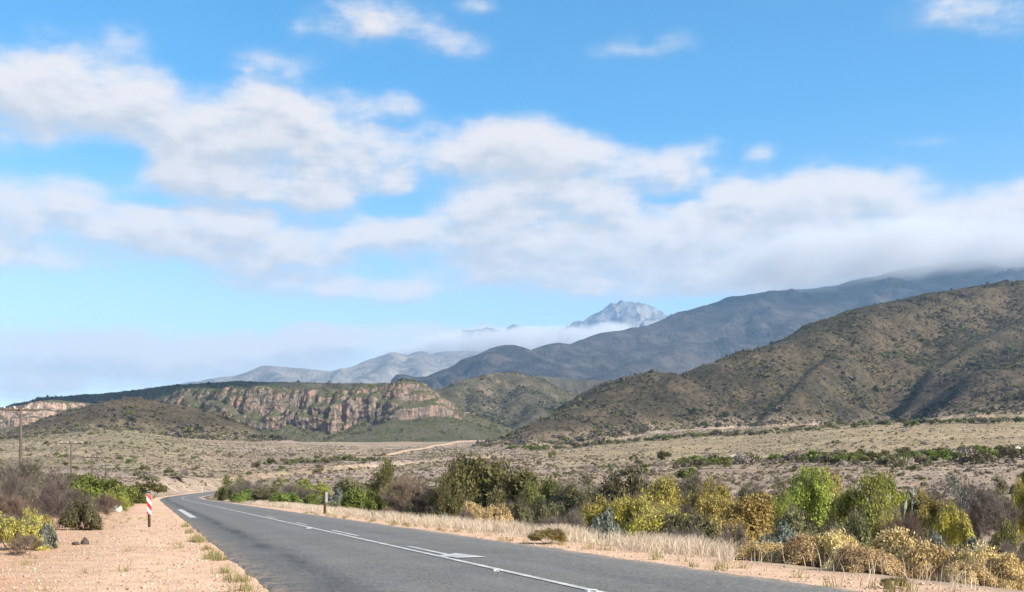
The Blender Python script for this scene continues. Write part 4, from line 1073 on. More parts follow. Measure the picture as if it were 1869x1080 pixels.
# ------------------------------------------------------------------ plants: one by one along the road
STRAIGHT = [
 # left of the road
 ('twiggy_bush', 62, 45, 842, 190, 'large leafless grey bush at the left edge behind the yellow brooms'),
 ('twiggy_bush', 8, 40, 868, 130, 'leafless grey bush cut by the left edge of the picture'),
 ('twiggy_bush', 112, 39, 884, 110, 'leafless grey bush in front of the green shrubs left of the road'),
 ('brown_twig_bush', 18, 33, 905, 90, 'low brownish twig bush just behind the yellow brooms'),
 ('olive_shrub', 28, 62, 846, 120, 'olive shrub showing above the leafless grey bushes at the left edge'),
 ('olive_shrub', 150, 37, 912, 62, 'dark grey-green shrub at the right end of the leafless bushes'),
 ('brown_twig_bush', 196, 52, 903, 70, 'low brown twig bush on bare soil left of the red and white marker'),
 ('green_shrub', 150, 80, 868, 95, 'bright green shrub right of the leafless grey bushes'),
 ('green_shrub', 192, 96, 876, 85, 'bright green shrub below the third power pole'),
 ('lime_tree', 206, 72, 893, 42, 'small lime green shrub beside the white stone'),
 ('green_shrub', 232, 120, 884, 60, 'green shrub farthest along the left verge'),
 ('broom_shrub', 22, 24.5, 938, 105, 'round yellow-green broom shrub, nearest plant at the left edge'),
 ('broom_shrub', 70, 27.5, 929, 58, 'bright yellow broom shrub behind the nearest round one'),
 ('blue_shrub', 84, 24.8, 958, 36, 'pale green little shrub at the foot of the yellow brooms'),
 ('brown_twig_bush', 52, 22.6, 975, 60, 'thin dry twigs in front of the round broom shrub'),
 ('far_dark', 276, 205, 880, 56, 'dark green bush behind the red and white marker'),
 ('far_olive', 318, 300, 878, 54, 'olive bush on the outside of the road bend'),
 ('far_green', 352, 335, 876, 60, 'green bush above the road bend, right of the olive one'),
 # inside of the bend and far verge
 ('dark_tree', 428, 165, 868, 56, 'dark small tree on the inside of the road bend'),
 ('twiggy_bush', 462, 158, 874, 70, 'leafless grey bush beside the dark small tree at the bend'),
 ('green_shrub', 448, 132, 894, 54, 'green shrub in front of the small tree at the bend'),
 ('olive_shrub', 484, 126, 889, 56, 'dark round shrub on the verge left of the wooden post'),
 ('green_shrub', 522, 112, 899, 56, 'bright green shrub second to the left of the wooden post'),
 ('green_shrub', 572, 96, 902, 50, 'bright green shrub just left of the wooden post'),
 ('lime_tree', 562, 150, 876, 70, 'lime green bush behind the wooden post'),
 ('twiggy_bush', 540, 140, 884, 70, 'grey bush behind the bright green shrubs by the wooden post'),
 ('blue_shrub', 612, 90, 894, 50, 'pale grey-green shrub just right of the wooden post'),
 ('green_shrub', 650, 86, 893, 66, 'bright green shrub between the wooden post and the brown twig bush'),
 ('green_shrub', 688, 79, 893, 52, 'bright green shrub touching the brown twig bush'),
 ('olive_shrub', 640, 128, 872, 70, 'olive shrub behind the bright green verge shrubs'),
 ('dark_tree', 712, 100, 842, 84, 'dark green tree left of and behind the brown twig bush'),
 ('brown_twig_bush', 756, 72, 866, 118, 'big leafless brown twig bush between the two dark trees'),
 # dark trees
 ('dark_tree', 872, 72, 830, 175, 'tallest dark green tree of the roadside thicket'),
 ('dark_tree', 818, 69, 872, 80, 'dark low tree at the left foot of the tallest one'),
 ('dark_tree', 945, 69, 858, 120, 'dark green tree right of the tallest one'),
 ('dark_tree', 995, 66, 872, 90, 'dark olive tree at the right end of the dark trees'),
 ('willowy_tree', 1060, 64, 862, 130, 'open grey-olive tree between the dark trees and the yellow shrubs'),
 ('golden_shrub', 862, 47, 935, 60, 'orange dry shrub in front of the tallest dark tree'),
 ('golden_shrub', 905, 44, 938, 60, 'orange dry shrub in the pale grass below the dark trees'),
 ('brown_twig_bush', 852, 46, 930, 44, 'mauve dead bush standing in the pale grass'),
 ('brown_twig_bush', 710, 60, 925, 34, 'small brown tuft on the verge below the big brown twig bush'),
 ('green_shrub', 758, 50, 948, 24, 'tiny green tuft alone on the gravel edge'),
 ('green_shrub', 810, 45, 955, 18, 'smallest yellow-green tuft on the gravel edge'),
 ('broom_shrub', 1000, 27.6, 964, 72, 'yellow-green shrub lying at the edge of the gravel beside the pale grass'),
 ('twiggy_bush', 1030, 38, 935, 90, 'grey twig bush behind the yellow-green shrub at the gravel edge'),
 ('blue_shrub', 1105, 36, 940, 66, 'blue-grey shrub at the foot of the leftmost yellow shrub'),
 # yellow shrubs
 ('yellow_shrub', 1095, 42, 912, 90, 'leftmost yellow shrub of the thicket'),
 ('yellow_shrub', 1192, 46, 868, 105, 'tallest yellow shrub of the thicket'),
 ('yellow_shrub', 1148, 41, 905, 90, 'yellow-green shrub between the leftmost and the tallest yellow shrubs'),
 ('yellow_shrub', 1215, 37, 930, 120, 'wide yellow shrub in front of the tallest yellow one'),
 ('olive_shrub', 1142, 60, 866, 120, 'grey-olive shrub behind the yellow shrubs'),
 ('twiggy_bush', 1252, 40, 920, 70, 'dark twig bush between the two groups of yellow shrubs'),
 ('yellow_shrub', 1300, 48, 880, 90, 'pale yellow bush with bare twigs right of the tallest yellow shrub'),
 ('orange_shrub', 1350, 35, 900, 120, 'orange-yellow shrub left of the lime green tree'),
 ('orange_shrub', 1312, 38, 908, 90, 'yellow shrub at the left foot of the orange-yellow one'),
 ('twiggy_bush', 1338, 25.5, 955, 56, 'dark leafless bush rising out of the pale grass'),
 ('willowy_tree', 1270, 66, 862, 150, 'grey-olive tree behind the right group of yellow shrubs'),
 ('willowy_tree', 1392, 60, 868, 130, 'grey-olive tree behind the lime green tree'),
 # lime trees
 ('lime_tree', 1462, 41, 848, 110, 'tallest lime green tree'),
 ('lime_tree', 1422, 36, 902, 74, 'short lime green shrub left of the tallest lime tree'),
 ('olive_shrub', 1450, 32, 930, 90, 'olive shrub at the foot of the tallest lime green tree'),
 ('yellow_shrub', 1512, 43, 860, 70, 'yellow-green tree just right of the tallest lime tree'),
 ('dead_tree', 1522, 31, 905, 72, 'dark forked dead tree between the two lime green trees'),
 ('lime_tree', 1582, 35, 866, 112, 'bright green tree on a thin dark trunk'),
 ('lime_tree', 1628, 42, 862, 90, 'lime green tree right of the one on the thin dark trunk'),
 ('olive_shrub', 1556, 31, 940, 80, 'olive shrub under the bright green tree on the thin trunk'),
 ('yellow_shrub', 1622, 31, 938, 60, 'small yellow-green bush below the cactus'),
 ('yellow_shrub', 1692, 35, 902, 86, 'thin yellowish shrub right of the cactus'),
 ('feathery_tree', 1742, 44, 862, 170, 'wide feathery grey-green tree near the right edge'),
 ('willowy_tree', 1790, 47, 866, 120, 'olive tree behind the feathery one near the right edge'),
 ('yellow_shrub', 1738, 34, 922, 60, 'small yellow bush under the feathery tree'),
 ('twiggy_bush', 1808, 36, 895, 120, 'leafless grey bush near the right edge'),
 ('dark_tree', 1846, 27.5, 955, 92, 'dark green bush low at the right edge'),
 ('yellow_shrub', 1868, 38, 880, 50, 'yellow bush cut by the right edge'),
 ('brown_twig_bush', 1655, 29, 935, 90, 'dry brown bush below the cactus'),
 # blue-grey and golden verge shrubs
 ('blue_shrub', 1425, 25.5, 968, 96, 'blue-grey shrub behind the left end of the golden verge shrubs'),
 ('blue_shrub', 1702, 22.5, 985, 80, 'blue-grey shrub behind the widest golden shrub'),
 ('blue_shrub', 1765, 23.5, 988, 80, 'pale blue-grey shrub between the widest golden shrub and the right edge'),
 ('golden_shrub', 1392, 21.3, 1004, 100, 'golden shrub at the left end of the verge row'),
 ('golden_shrub', 1470, 20.4, 994, 84, 'golden shrub second in the verge row'),
 ('golden_shrub', 1526, 20.2, 988, 92, 'golden shrub third in the verge row, below the dead tree'),
 ('golden_shrub', 1580, 18.2, 1010, 100, 'tawny shrub in front of the golden verge row'),
 ('golden_shrub', 1640, 19.3, 988, 130, 'widest and tallest golden shrub of the verge row'),
 ('golden_shrub', 1700, 18.4, 1008, 110, 'golden shrub right of the widest one'),
 ('golden_shrub', 1782, 18.0, 1014, 96, 'orange-gold shrub second from the right edge'),
 ('golden_shrub', 1832, 16.6, 1030, 90, 'orange-gold shrub at the lower right corner'),
 ('golden_shrub', 1760, 16.4, 1040, 80, 'dry tawny shrub in the lower right corner'),
 ('broom_shrub', 1632, 14.9, 1062, 46, 'small yellow-green tuft at the road edge, lower right'),
]
for i, (kd, px, d, top, wpx, lab) in enumerate(STRAIGHT):
    stand(kd, px, d, top - (14 if kd == 'golden_shrub' else 0), wpx * (1.5 if kd in ('lime_tree', 'yellow_shrub', 'orange_shrub') else 1.25 if kd in ('dark_tree', 'golden_shrub') else 1.15), lab, None, i)

def right_of_edge(p, Y):
    return 4.56 - .331 * (Y - 14) + p / .949

FILL = [('olive_shrub', .8, 1.7, 'low olive shrub filling the roadside thicket'), ('twiggy_bush', .7, 1.6, 'low leafless bush filling the roadside thicket'), ('feathery_tree', 1.0, 2.0, 'low feathery grey bush filling the roadside thicket'),
        ('willowy_tree', 1.1, 2.1, 'half-grown willowy bush filling the roadside thicket'), ('yellow_shrub', .7, 1.3, 'low yellowish bush filling the roadside thicket'), ('blue_shrub', .5, .9, 'low blue-grey bush filling the roadside thicket')]
LANDMARKS = [('tallest lime green tree', 1462, 41), ('forked dead tree', 1522, 31), ('prickly pear cactus', 1652, 35), ('feathery grey-green tree', 1742, 44), ('tallest dark green tree', 872, 72), ('big brown twig bush', 756, 72),
             ('tallest yellow shrub', 1192, 46), ('leftmost yellow shrub', 1095, 42), ('orange-yellow shrub', 1345, 35), ('tree on a thin trunk', 1582, 35), ('dark bush at the right edge', 1846, 28)]
USED = {}
def beside(px, d):
    # where a bush stands, told from the landmark next to it
    nm, lx, ld = min(LANDMARKS, key=lambda q: abs(q[1] - px) + 6 * abs(q[2] - d))
    dep = 'far behind' if d > ld + 22 else 'behind' if d > ld + 5 else 'in front of' if d < ld - 5 else ''
    sid = 'left of' if px < lx - 22 else 'right of' if px > lx + 22 else ''
    if abs(px - lx) > 90 and sid: sid = 'well ' + sid
    t = ' and '.join(q for q in (sid.replace('well ', '') if dep.startswith('far') else sid, dep) if q) or 'close against'
    return t + ' the ' + nm
fr = random.Random(21)
n = 0
while n < 105:
    Y = fr.uniform(22, 112); p = fr.uniform(5.0, 9 + Y * .30)
    x = right_of_edge(p, Y); px = CX + FPX * x / Y
    if px > 1930 or (px < 1000 and p < 7): continue
    kd, h0, h1, lab = FILL[fr.choices(range(6), (5, 3, 3, 4, 2, 2))[0]]
    h = fr.uniform(h0, h1) * (1 if Y > 30 else .75)
    place(kd, x, Y, h, h * fr.uniform(1.0, 1.6), lab.split(' filling')[0] + ' ' + beside(px, Y), 'low bushes filling the roadside thicket'); n += 1

# shrubs standing apart on the plain
fr = random.Random(33)
def plain_shrub(kd, px, d, h, w, label, group):
    place(kd, (px - CX) / FPX * d, d, h, w, label, group)
for i in range(105):
    px = fr.uniform(1235, 1925); d = fr.gauss(222 if px > 1500 else 250, 16) + (0 if fr.random() < .7 else 30)
    if px < 1500: d = fr.gauss(262, 12)
    if 1395 < px < 1440 and fr.random() < .6: continue
    kd = fr.choices(('far_dark', 'far_olive', 'far_green', 'far_grey'), (5, 4, 2.4, 1))[0]
    h = fr.uniform(1.4, 2.6)
    where = ('far left end', 'left part', 'middle', 'right part', 'right end')[min(4, int((px - 1235) / 138))]
    plain_shrub(kd, px, d, h, h * fr.uniform(1.5, 2.4), ('tall ' if h > 2.05 else 'low ') + {'far_dark': 'dark green shrub', 'far_olive': 'olive shrub', 'far_green': 'light green shrub', 'far_grey': 'grey leafless bush'}[kd] +
                ', %s, %s row of the bush band' % (where, 'rear' if d > (262 if px < 1500 else 228) else 'front'), 'band of bushes across the dry field')
for i in range(85):
    px = 935 + (i + fr.random()) / 85 * 990
    d = 600 + 90 * (1 - (px - 935) / 990) + fr.gauss(8, 14)
    kd = fr.choices(('far_dark', 'far_olive', 'far_green'), (2, 4, 4))[0]; h = fr.uniform(2.0, 3.6)
    plain_shrub(kd, px, d, h, h * fr.uniform(1.6, 3.0), ('big ' if h > 2.8 else 'small ') + {'far_dark': 'dark shrub', 'far_olive': 'olive shrub', 'far_green': 'light green shrub'}[kd] +
                ' along the foot of the brown hill, %s' % ('where it runs out left', 'left of its middle', 'below its small knob', 'below its first gully', 'right of its middle', 'below the deep shadowed gully', 'near the right edge')[min(6, i // 12)], 'shrubs along the foot of the hill')
for (kd, px, d, h, w, lab) in [('far_dark', 1212, 330, 3.0, 5.0, 'dark round bush alone on the dry field left of the bush band'), ('far_dark', 1157, 345, 2.0, 3.2, 'small dark bush left of the lone dark round bush'), ('far_dark', 1008, 470, 3.2, 6, 'dark bush left in the field near the foot of the hill'),
                       ('far_olive', 1155, 205, 2.0, 5.0, 'olive bush beyond the yellow shrubs'), ('far_dark', 1180, 215, 1.8, 4.0, 'dark bush beyond the yellow shrubs'), ('far_green', 1252, 180, 2.2, 3.4, 'yellow-green bush beyond the yellow shrubs'), ('far_dark', 1868, 120, 2.6, 3.0, 'black-green bush at the right edge behind the feathery tree')]:
    plain_shrub(kd, px, d, h, w, lab, None)
for i in range(95):
    px = fr.uniform(-40, 720); d = math.exp(fr.uniform(math.log(190), math.log(640)))
    x = (px - CX) / FPX * d
    if float(near_line(np.array([x]), np.array([d]), ROAD[::4])[0][0]) < 8: continue
    kd = fr.choices(('far_dark', 'far_olive', 'far_green', 'far_grey'), (3, 4, 2.4, 2))[0]; h = fr.uniform(.9, 2.0)
    where = 'behind the power poles' if px < 235 else 'below the rounded hill' if px < 400 else 'below the middle of the cliffs' if px < 580 else 'below the right end of the cliffs'
    plain_shrub(kd, px, d, h, h * fr.uniform(1.4, 2.6), ('taller ' if h > 1.45 else 'low ') + {'far_dark': 'dark shrub', 'far_olive': 'olive shrub', 'far_green': 'light green shrub', 'far_grey': 'grey bush'}[kd] +
                ' %s, %s on the plain' % (where, 'near' if d < 280 else 'midway' if d < 420 else 'far out'), 'shrubs dotted over the left plain')
# green strip beside the far stretch of road
for i in range(16):
    px = 470 + i * 15 + fr.uniform(-5, 5); d = 400 + i * 4 + fr.gauss(0, 10)
    plain_shrub(fr.choice(('far_green', 'far_olive', 'far_green')), px, d + 25, fr.uniform(1.8, 2.8), fr.uniform(3.5, 6), 'yellow-green shrub in the strip behind the far stretch of road', 'green strip beside the far road')


# ------------------------------------------------------------------ ground cover nobody could count
def scatter(name, protos, x, y, z, scale, pick, label, parent=None):
    """one object whose points carry small plants"""
    cl = bpy.data.collections.new(name + '_kinds')
    for i, parts in enumerate(protos):
        V = []; F = []; mats = []; mi = []
        # a kind is joined into one mesh
        import bmesh
        bm = bmesh.new()
        for pn, me in parts:
            n0 = len(bm.faces); bm.from_mesh(me); bm.faces.ensure_lookup_table()
            for f in bm.faces[n0:]: f.material_index = len(mats)
            mats.append(me.materials[0])
        me = bpy.data.meshes.new(name + '_kind'); bm.to_mesh(me); bm.free()
        for m_ in mats: me.materials.append(m_)
        o = bpy.data.objects.new('%s_kind_%02d' % (name, i), me); cl.objects.link(o)
    me = bpy.data.meshes.new(name); me.vertices.add(len(x)); me.vertices.foreach_set('co', np.stack([x, y, z], -1).astype(np.float32).ravel())
    def attr(nm, typ, v): me.attributes.new(nm, typ, 'POINT').data.foreach_set('vector' if typ == 'FLOAT_VECTOR' else 'value', np.ascontiguousarray(v).ravel())
    rs = np.random.RandomState(len(x))
    attr('size', 'FLOAT_VECTOR', scale.astype(np.float32)); attr('pick', 'INT', pick.astype(np.int32))
    attr('turn', 'FLOAT_VECTOR', np.stack([x * 0, x * 0, rs.rand(len(x)) * 6.28], -1).astype(np.float32))
    o = link(name, me)
    t = bpy.data.node_groups.new(name + '_scatter', 'GeometryNodeTree')
    t.interface.new_socket('Geometry', in_out='INPUT', socket_type='NodeSocketGeometry'); t.interface.new_socket('Geometry', in_out='OUTPUT', socket_type='NodeSocketGeometry')
    k = NT(t); gi = k.node('NodeGroupInput'); go = k.node('NodeGroupOutput')
    ci = k.node('GeometryNodeCollectionInfo', {'Collection': cl, 'Separate Children': True, 'Reset Children': True})
    def na(nm, dt):
        a = k.node('GeometryNodeInputNamedAttribute', data_type=dt); a.inputs['Name'].default_value = nm; return a.outputs['Attribute']
    e2r = k.node('FunctionNodeEulerToRotation', {0: na('turn', 'FLOAT_VECTOR')})
    ip = k.node('GeometryNodeInstanceOnPoints', {'Points': gi.outputs[0], 'Instance': ci.outputs[0], 'Pick Instance': True, 'Instance Index': na('pick', 'INT'), 'Rotation': e2r.outputs[0], 'Scale': na('size', 'FLOAT_VECTOR')})
    k.l.new(ip.outputs[0], go.inputs[0])
    md = o.modifiers.new('scatter', 'NODES'); md.node_group = t
    return tag(o, label, kind='stuff')

for sd in range(3):
    make_plant('hill_olive', sd, 1.2, 1.8, 4, 1, 3, .8, 'scrub_olive' if sd == 2 else 'olive', 7, .42, .30, 1.4, BARK, .8, .03, .5)
    make_plant('hill_dark', sd, 1.4, 2.0, 4, 1, 3, .8, 'dark_scrub', 8, .46, .32, 1.4, BARK, .8, .03, .5)
    make_plant('hill_grey', sd, 1.0, 1.6, 4, 1, 3, .8, 'twig', 6, .36, .24, 1.6, BARK_PALE, .8, .03, .5)
    make_plant('hill_green', sd, 1.2, 1.8, 4, 1, 3, .8, 'green', 7, .42, .30, 1.4, BARK, .8, .03, .5)

rs = np.random.RandomState(8)
# what the eye can reach: running horizon along each ray of the fan
ANGV = np.maximum.accumulate((HG.z - EYE) / HG.rad[:, None], axis=0)
def visible(x, y, z, slack=.004):
    a = np.arctan2(x, y); r = np.hypot(x, y)
    i = np.clip(np.searchsorted(HG.ang, a), 0, len(HG.ang) - 1); j = np.clip(np.searchsorted(HG.rad, r) - 2, 0, len(HG.rad) - 1)
    return (z - EYE) / r > ANGV[j, i] - slack

def field_points(n, d0, d1, power=1.0, half=29.0):
    a = np.radians(rs.uniform(-half, half, n)); r = (rs.rand(n) ** power) * (d1 - d0) + d0
    x, y = np.sin(a) * r, np.cos(a) * r
    return x, y

# plain: small karoo scrub
x, y = field_points(105000, 45, 900, .8, 44.0)
dr, side, _, _ = near_line(x, y, ROAD[::4])
dn = fbm(x, y, 30, 3, 901)
pxs = CX + FPX * x / y
dry = sstep(900, 1100, pxs) * sstep(270, 320, y) * (1 - sstep(600, 680, y))
keep = (dr > np.where(side > 0, 7.0, 8.5)) & (rs.rand(len(x)) < (.60 + dn * 1.0) * (1 - .75 * dry))
x, y = x[keep], y[keep]; z = HG.at(x, y); v = visible(x, y, z) & (HG.idx_at(x, y) == 0); x, y, z = x[v], y[v], z[v]
kinds = PROTO['far_grey'] + PROTO['far_olive'] + PROTO['far_straw'] + PROTO['far_green'] + PROTO['far_dark']
zone = fbm(x, y, 60, 3, 902)
u = rs.rand(len(x))
pk = np.where(u < .50 - zone * .4, rs.randint(0, 3, len(x)), np.where(u < .90, rs.randint(3, 6, len(x)), np.where(u < .905, rs.randint(6, 9, len(x)), np.where(u < .95, rs.randint(9, 12, len(x)), rs.randint(12, 15, len(x))))))
hh = np.exp(rs.normal(-1.35, .42, len(x))) * np.where(np.hypot(x, y) > 250, 1.25, 1.0); ww = hh * rs.uniform(1.3, 2.6, len(x))
scatter('karoo_scrub', kinds, x, y, z - .05 * hh, np.stack([ww, ww, hh], -1), pk, 'knee-high grey and olive scrub covering the plain')

# hillsides
x, y = field_points(620000, 430, 2300, .62)
z = HG.at(x, y); ix = HG.idx_at(x, y)
ZG = HG.z; K_ = 7
CONC = np.zeros_like(ZG)
CONC[K_:-K_, K_:-K_] = (ZG[2 * K_:, K_:-K_] + ZG[:-2 * K_, K_:-K_] + ZG[K_:-K_, 2 * K_:] + ZG[K_:-K_, :-2 * K_]) / 4 - ZG[K_:-K_, K_:-K_]
cc = CONC[np.clip(np.searchsorted(HG.rad, np.hypot(x, y)), 0, len(HG.rad) - 1), np.clip(np.searchsorted(HG.ang, np.arctan2(x, y)), 0, len(HG.ang) - 1)]
wet = np.clip(cc * .22, -.10, .30)                     # more grows where water gathers
dn = fbm(x, y, 45, 4, 911); d2 = fbm(x, y, 160, 3, 912)
v = visible(x, y, z, .002) & (ix > 0) & (rs.rand(len(x)) < .66 + dn * 1.2 + fbm(x, y, 220, 3, 913) * .5 + wet)
x, y, z, dn, d2, wet = x[v], y[v], z[v], dn[v], d2[v], wet[v]
HK = PROTO['hill_grey'] + PROTO['hill_olive'] + PROTO['hill_dark'] + PROTO['hill_green']
u = rs.rand(len(x)) + np.clip(wet, 0, .5) * .5
pk = np.where(u < .38 - d2 * .5, rs.randint(0, 3, len(x)), np.where(u < .70, rs.randint(3, 6, len(x)), np.where(u < .97, rs.randint(6, 9, len(x)), rs.randint(9, 12, len(x)))))
hh = np.exp(rs.normal(-.42, .55, len(x))) * (1 + np.clip(dn, 0, 1) * 1.2) * (1 + np.clip(wet, -.3, .6)); ww = hh * rs.uniform(1.1, 2.0, len(x))
scatter('hillside_scrub', HK, x, y, z - .08 * hh, np.stack([ww, ww, hh], -1), pk, 'dark and olive scrub covering the hillsides')
print('hill scrub', len(x))

# slope below the cliffs
T = TALUS.reshape(-1, 3); n = 9000
ii = rs.randint(0, len(T), n); P_ = T[ii] + rs.normal(0, 1.5, (n, 3)) * np.array([1, 1, 0])
Pp = PLATEAU[8:24].reshape(-1, 3); ii = rs.randint(0, len(Pp), 5000); P2 = Pp[ii] + rs.normal(0, 2, (5000, 3)) * np.array([1, 1, 0])
PA = np.concatenate([P_, P2]); n = len(PA)
u = rs.rand(n); pk = np.where(u < .18, rs.randint(0, 3, n), np.where(u < .5, rs.randint(3, 6, n), np.where(u < .72, rs.randint(6, 9, n), rs.randint(9, 12, n))))
hh = np.exp(rs.normal(.25, .4, n)); ww = hh * rs.uniform(1.2, 2.0, n)
scatter('escarpment_scrub', HK, PA[:, 0], PA[:, 1], PA[:, 2] - .1, np.stack([ww, ww, hh], -1), pk, 'green scrub on the slope below and the top above the cliffs')


# ------------------------------------------------------------------ grass and gravel of the verges
def grass(name, x, y, h, leaf, label, lean=.75, width=.0038, seed=1):
    r = np.random.RandomState(seed); n = len(x); z = HG.at(x, y) - .02
    a = r.rand(n) * 6.28; ln = np.abs(r.normal(0, lean, n)) * h
    dx, dy = np.cos(a) * ln, np.sin(a) * ln; b = r.rand(n) * 6.28; w = width * r.uniform(.6, 1.5, n) * (1 + np.hypot(x, y) / 60)
    bx, by = np.cos(b) * w, np.sin(b) * w
    V = np.stack([np.stack([x - bx, y - by, z], -1), np.stack([x + bx, y + by, z], -1),
                  np.stack([x + dx * .35 + bx * .8, y + dy * .35 + by * .8, z + h * .6], -1), np.stack([x + dx * .35 - bx * .8, y + dy * .35 - by * .8, z + h * .6], -1),
                  np.stack([x + dx + bx * .15, y + dy + by * .15, z + h], -1), np.stack([x + dx - bx * .15, y + dy - by * .15, z + h], -1)], 1)
    i = np.arange(n)[:, None] * 6
    Q = np.concatenate([i + np.array([0, 1, 2, 3]), i + np.array([3, 2, 4, 5])])
    return tag(link(name, mesh_np(name, V.reshape(-1, 3), Q), LEAF[leaf]), label, kind='stuff')

n = 420000
Y = 13 + (rs.rand(n) ** 1.5) * 140; p = rs.uniform(.7, 6.2, n); x = 4.56 - .331 * (Y - 14) + p / .949
cl = fbm(x, Y, 1.1, 3, 921) + .6 * fbm(x, Y, 5, 2, 922); px = CX + FPX * x / Y
edge = sstep(.9, 2.2, p) * (1 - sstep(4.0, 6.0, p)) * np.where(px > 1340, .05, 1.0) * np.where(px < 900, .5, 1.0)
k_ = rs.rand(n) < edge * np.clip(.15 + cl * 1.9, 0.0, 1)
x, Y, cl, p = x[k_], Y[k_], cl[k_], p[k_]
grass('dry_grass', x, Y, np.clip(.10 + .34 * (rs.rand(len(x)) ** .7) * (1 + cl * .7) * sstep(.6, 2.4, p), .05, .46), 'straw', 'pale dry grass along the right verge of the road')
print('blades', len(x))
# green-yellow tufts at the left road edge and thin weeds on the left soil
C = []
for i in range(24):
    Yc = 12.5 + 30 * (fr.random() ** 1.7); xc = -3.25 - .331 * (Yc - 14) - fr.uniform(-.02, .22)
    m_ = int(fr.uniform(25, 90)); C.append(np.stack([xc + rs.normal(0, .07, m_), Yc + rs.normal(0, .12, m_), rs.uniform(.05, .20, m_)], -1))
for i in range(90):
    Yc = fr.uniform(14, 60); xc = -3.25 - .331 * (Yc - 14) - fr.uniform(.6, 9)
    m_ = int(fr.uniform(8, 40)); C.append(np.stack([xc + rs.normal(0, .08, m_), Yc + rs.normal(0, .10, m_), rs.uniform(.04, .16, m_)], -1))
for i in range(60):
    Yc = fr.uniform(13, 70); xc = right_of_edge(fr.uniform(.1, 1.0), Yc)
    m_ = int(fr.uniform(10, 50)); C.append(np.stack([xc + rs.normal(0, .06, m_), Yc + rs.normal(0, .08, m_), rs.uniform(.04, .20, m_)], -1))
C = np.concatenate(C)
grass('weeds', C[:, 0], C[:, 1], C[:, 2], 'green_grass', 'thin green-yellow weeds at the road edges', .5, .004, 3)


def pebbles(name, x, y, r, mat, label, seed):
    rr = np.random.RandomState(seed); n = len(x); z = HG.at(x, y) + r * .15
    B = np.array([(1, 0, 0), (-1, 0, 0), (0, 1, 0), (0, -1, 0), (0, 0, .8), (0, 0, -.8)], float)
    V = B[None] * rr.uniform(.6, 1.4, (n, 6, 1)) * r[:, None, None]
    a = rr.rand(n) * 6.28; c, s_ = np.cos(a)[:, None], np.sin(a)[:, None]
    V = np.stack([V[..., 0] * c - V[..., 1] * s_, V[..., 0] * s_ + V[..., 1] * c, V[..., 2]], -1) + np.stack([x, y, z], -1)[:, None]
    T = np.array([(0, 2, 4), (2, 1, 4), (1, 3, 4), (3, 0, 4), (2, 0, 5), (1, 2, 5), (3, 1, 5), (0, 3, 5)])
    F = (np.arange(n)[:, None, None] * 6 + T[None]).reshape(-1, 3)
    return tag(link(name, mesh_np(name, V.reshape(-1, 3), F), mat), label, kind='stuff')
GRAVEL = mat_stone('gravel_stone', [(.17, .125, .10), (.36, .25, .18), (.52, .37, .265), (.60, .44, .33), (.44, .30, .21)])
n = 26000
Y = 12 + (rs.rand(n) ** 1.6) * 48; p = rs.rand(n) ** 1.3 * 6.0; x = -3.25 - .331 * (Y - 14) - .1 - p
Y2 = 12.5 + (rs.rand(9000) ** 1.5) * 50; x2 = right_of_edge(rs.uniform(-.05, 1.9, 9000), Y2)
x, Y = np.concatenate([x, x2]), np.concatenate([Y, Y2])
r = np.clip(np.exp(rs.normal(-4.8, .58, len(x))), .004, .042)
pebbles('gravel', x, Y, r, GRAVEL, 'pinkish gravel strewn over both verges', 5)

# ------------------------------------------------------------------ stones
def stone(x, y, r, mat, label, seed, squash=.7, peak=0.0):
    import bmesh
    bm = bmesh.new(); bmesh.ops.create_icosphere(bm, subdivisions=3, radius=1.0)
    rg = random.Random(seed); planes = [(Vector((rg.gauss(0, 1), rg.gauss(0, 1), rg.gauss(0, .8))).normalized(), rg.uniform(.55, .85)) for _ in range(11)]
    for v in bm.verts:
        for nrm, dd in planes:                       # broken faces
            e = v.co.dot(nrm) - dd
            if e > 0: v.co -= nrm * e * .92
        v.co.z *= squash * (1 + peak * max(0, 1 - math.hypot(v.co.x, v.co.y) * 1.6))
    me = bpy.data.meshes.new('stone'); bm.to_mesh(me); bm.free(); me.materials.append(mat)
    o = bpy.data.objects.new('stone', me); col.objects.link(o); o.location = (x, y, gz(x, y) + r * squash * .35); o.scale = (r, r, r); o.rotation_euler = (0, 0, rg.uniform(0, 6))
    return tag(o, label, 'stone')
ROCK_DARK = mat_plain('dark_stone', (.05, .038, .032), (.11, .08, .065), 3, .9, .6)
ROCK_PALE = mat_plain('pale_stone', (.62, .56, .48), (.45, .38, .31), 3, .9, .6)
def stone_at(px, py, r, *a, **k):
    d = EYE * FPX / (py - HY); return stone((px - CX) / FPX * d, d, r, *a, **k)
stone_at(155, 991, .12, ROCK_DARK, 'pointed dark stone on the bare soil left of the road', 1, .8, .9)
stone_at(138, 992, .11, ROCK_DARK, 'small dark stone left of the pointed one', 2, .6)
stone_at(41, 1008, .09, ROCK_DARK, 'flat dark stone under the round broom shrub', 4, .4)
stone((213 - CX) / FPX * 70, 70, .42, ROCK_PALE, 'whitish stone beside the small lime green shrub', 3, .9)
for i, (px, d, r) in enumerate([(1298, 345, 2.0), (1322, 350, 1.5), (1340, 352, 1.8), (1288, 338, 1.2)]):
    tag(stone((px - CX) / FPX * d, d, r, ROCK_PALE, 'pale rock in the heap on the dry field above the bush band', 20 + i, .5), group='heap of pale rocks on the dry field')
for i, (px, d, r) in enumerate([(1738, 258, 1.1), (1752, 256, .9), (1858, 262, 1.3)]):
    tag(stone((px - CX) / FPX * d, d, r, ROCK_PALE, 'pale rock showing among the bush band near the right edge', 30 + i, .8), group='pale rocks among the bush band')

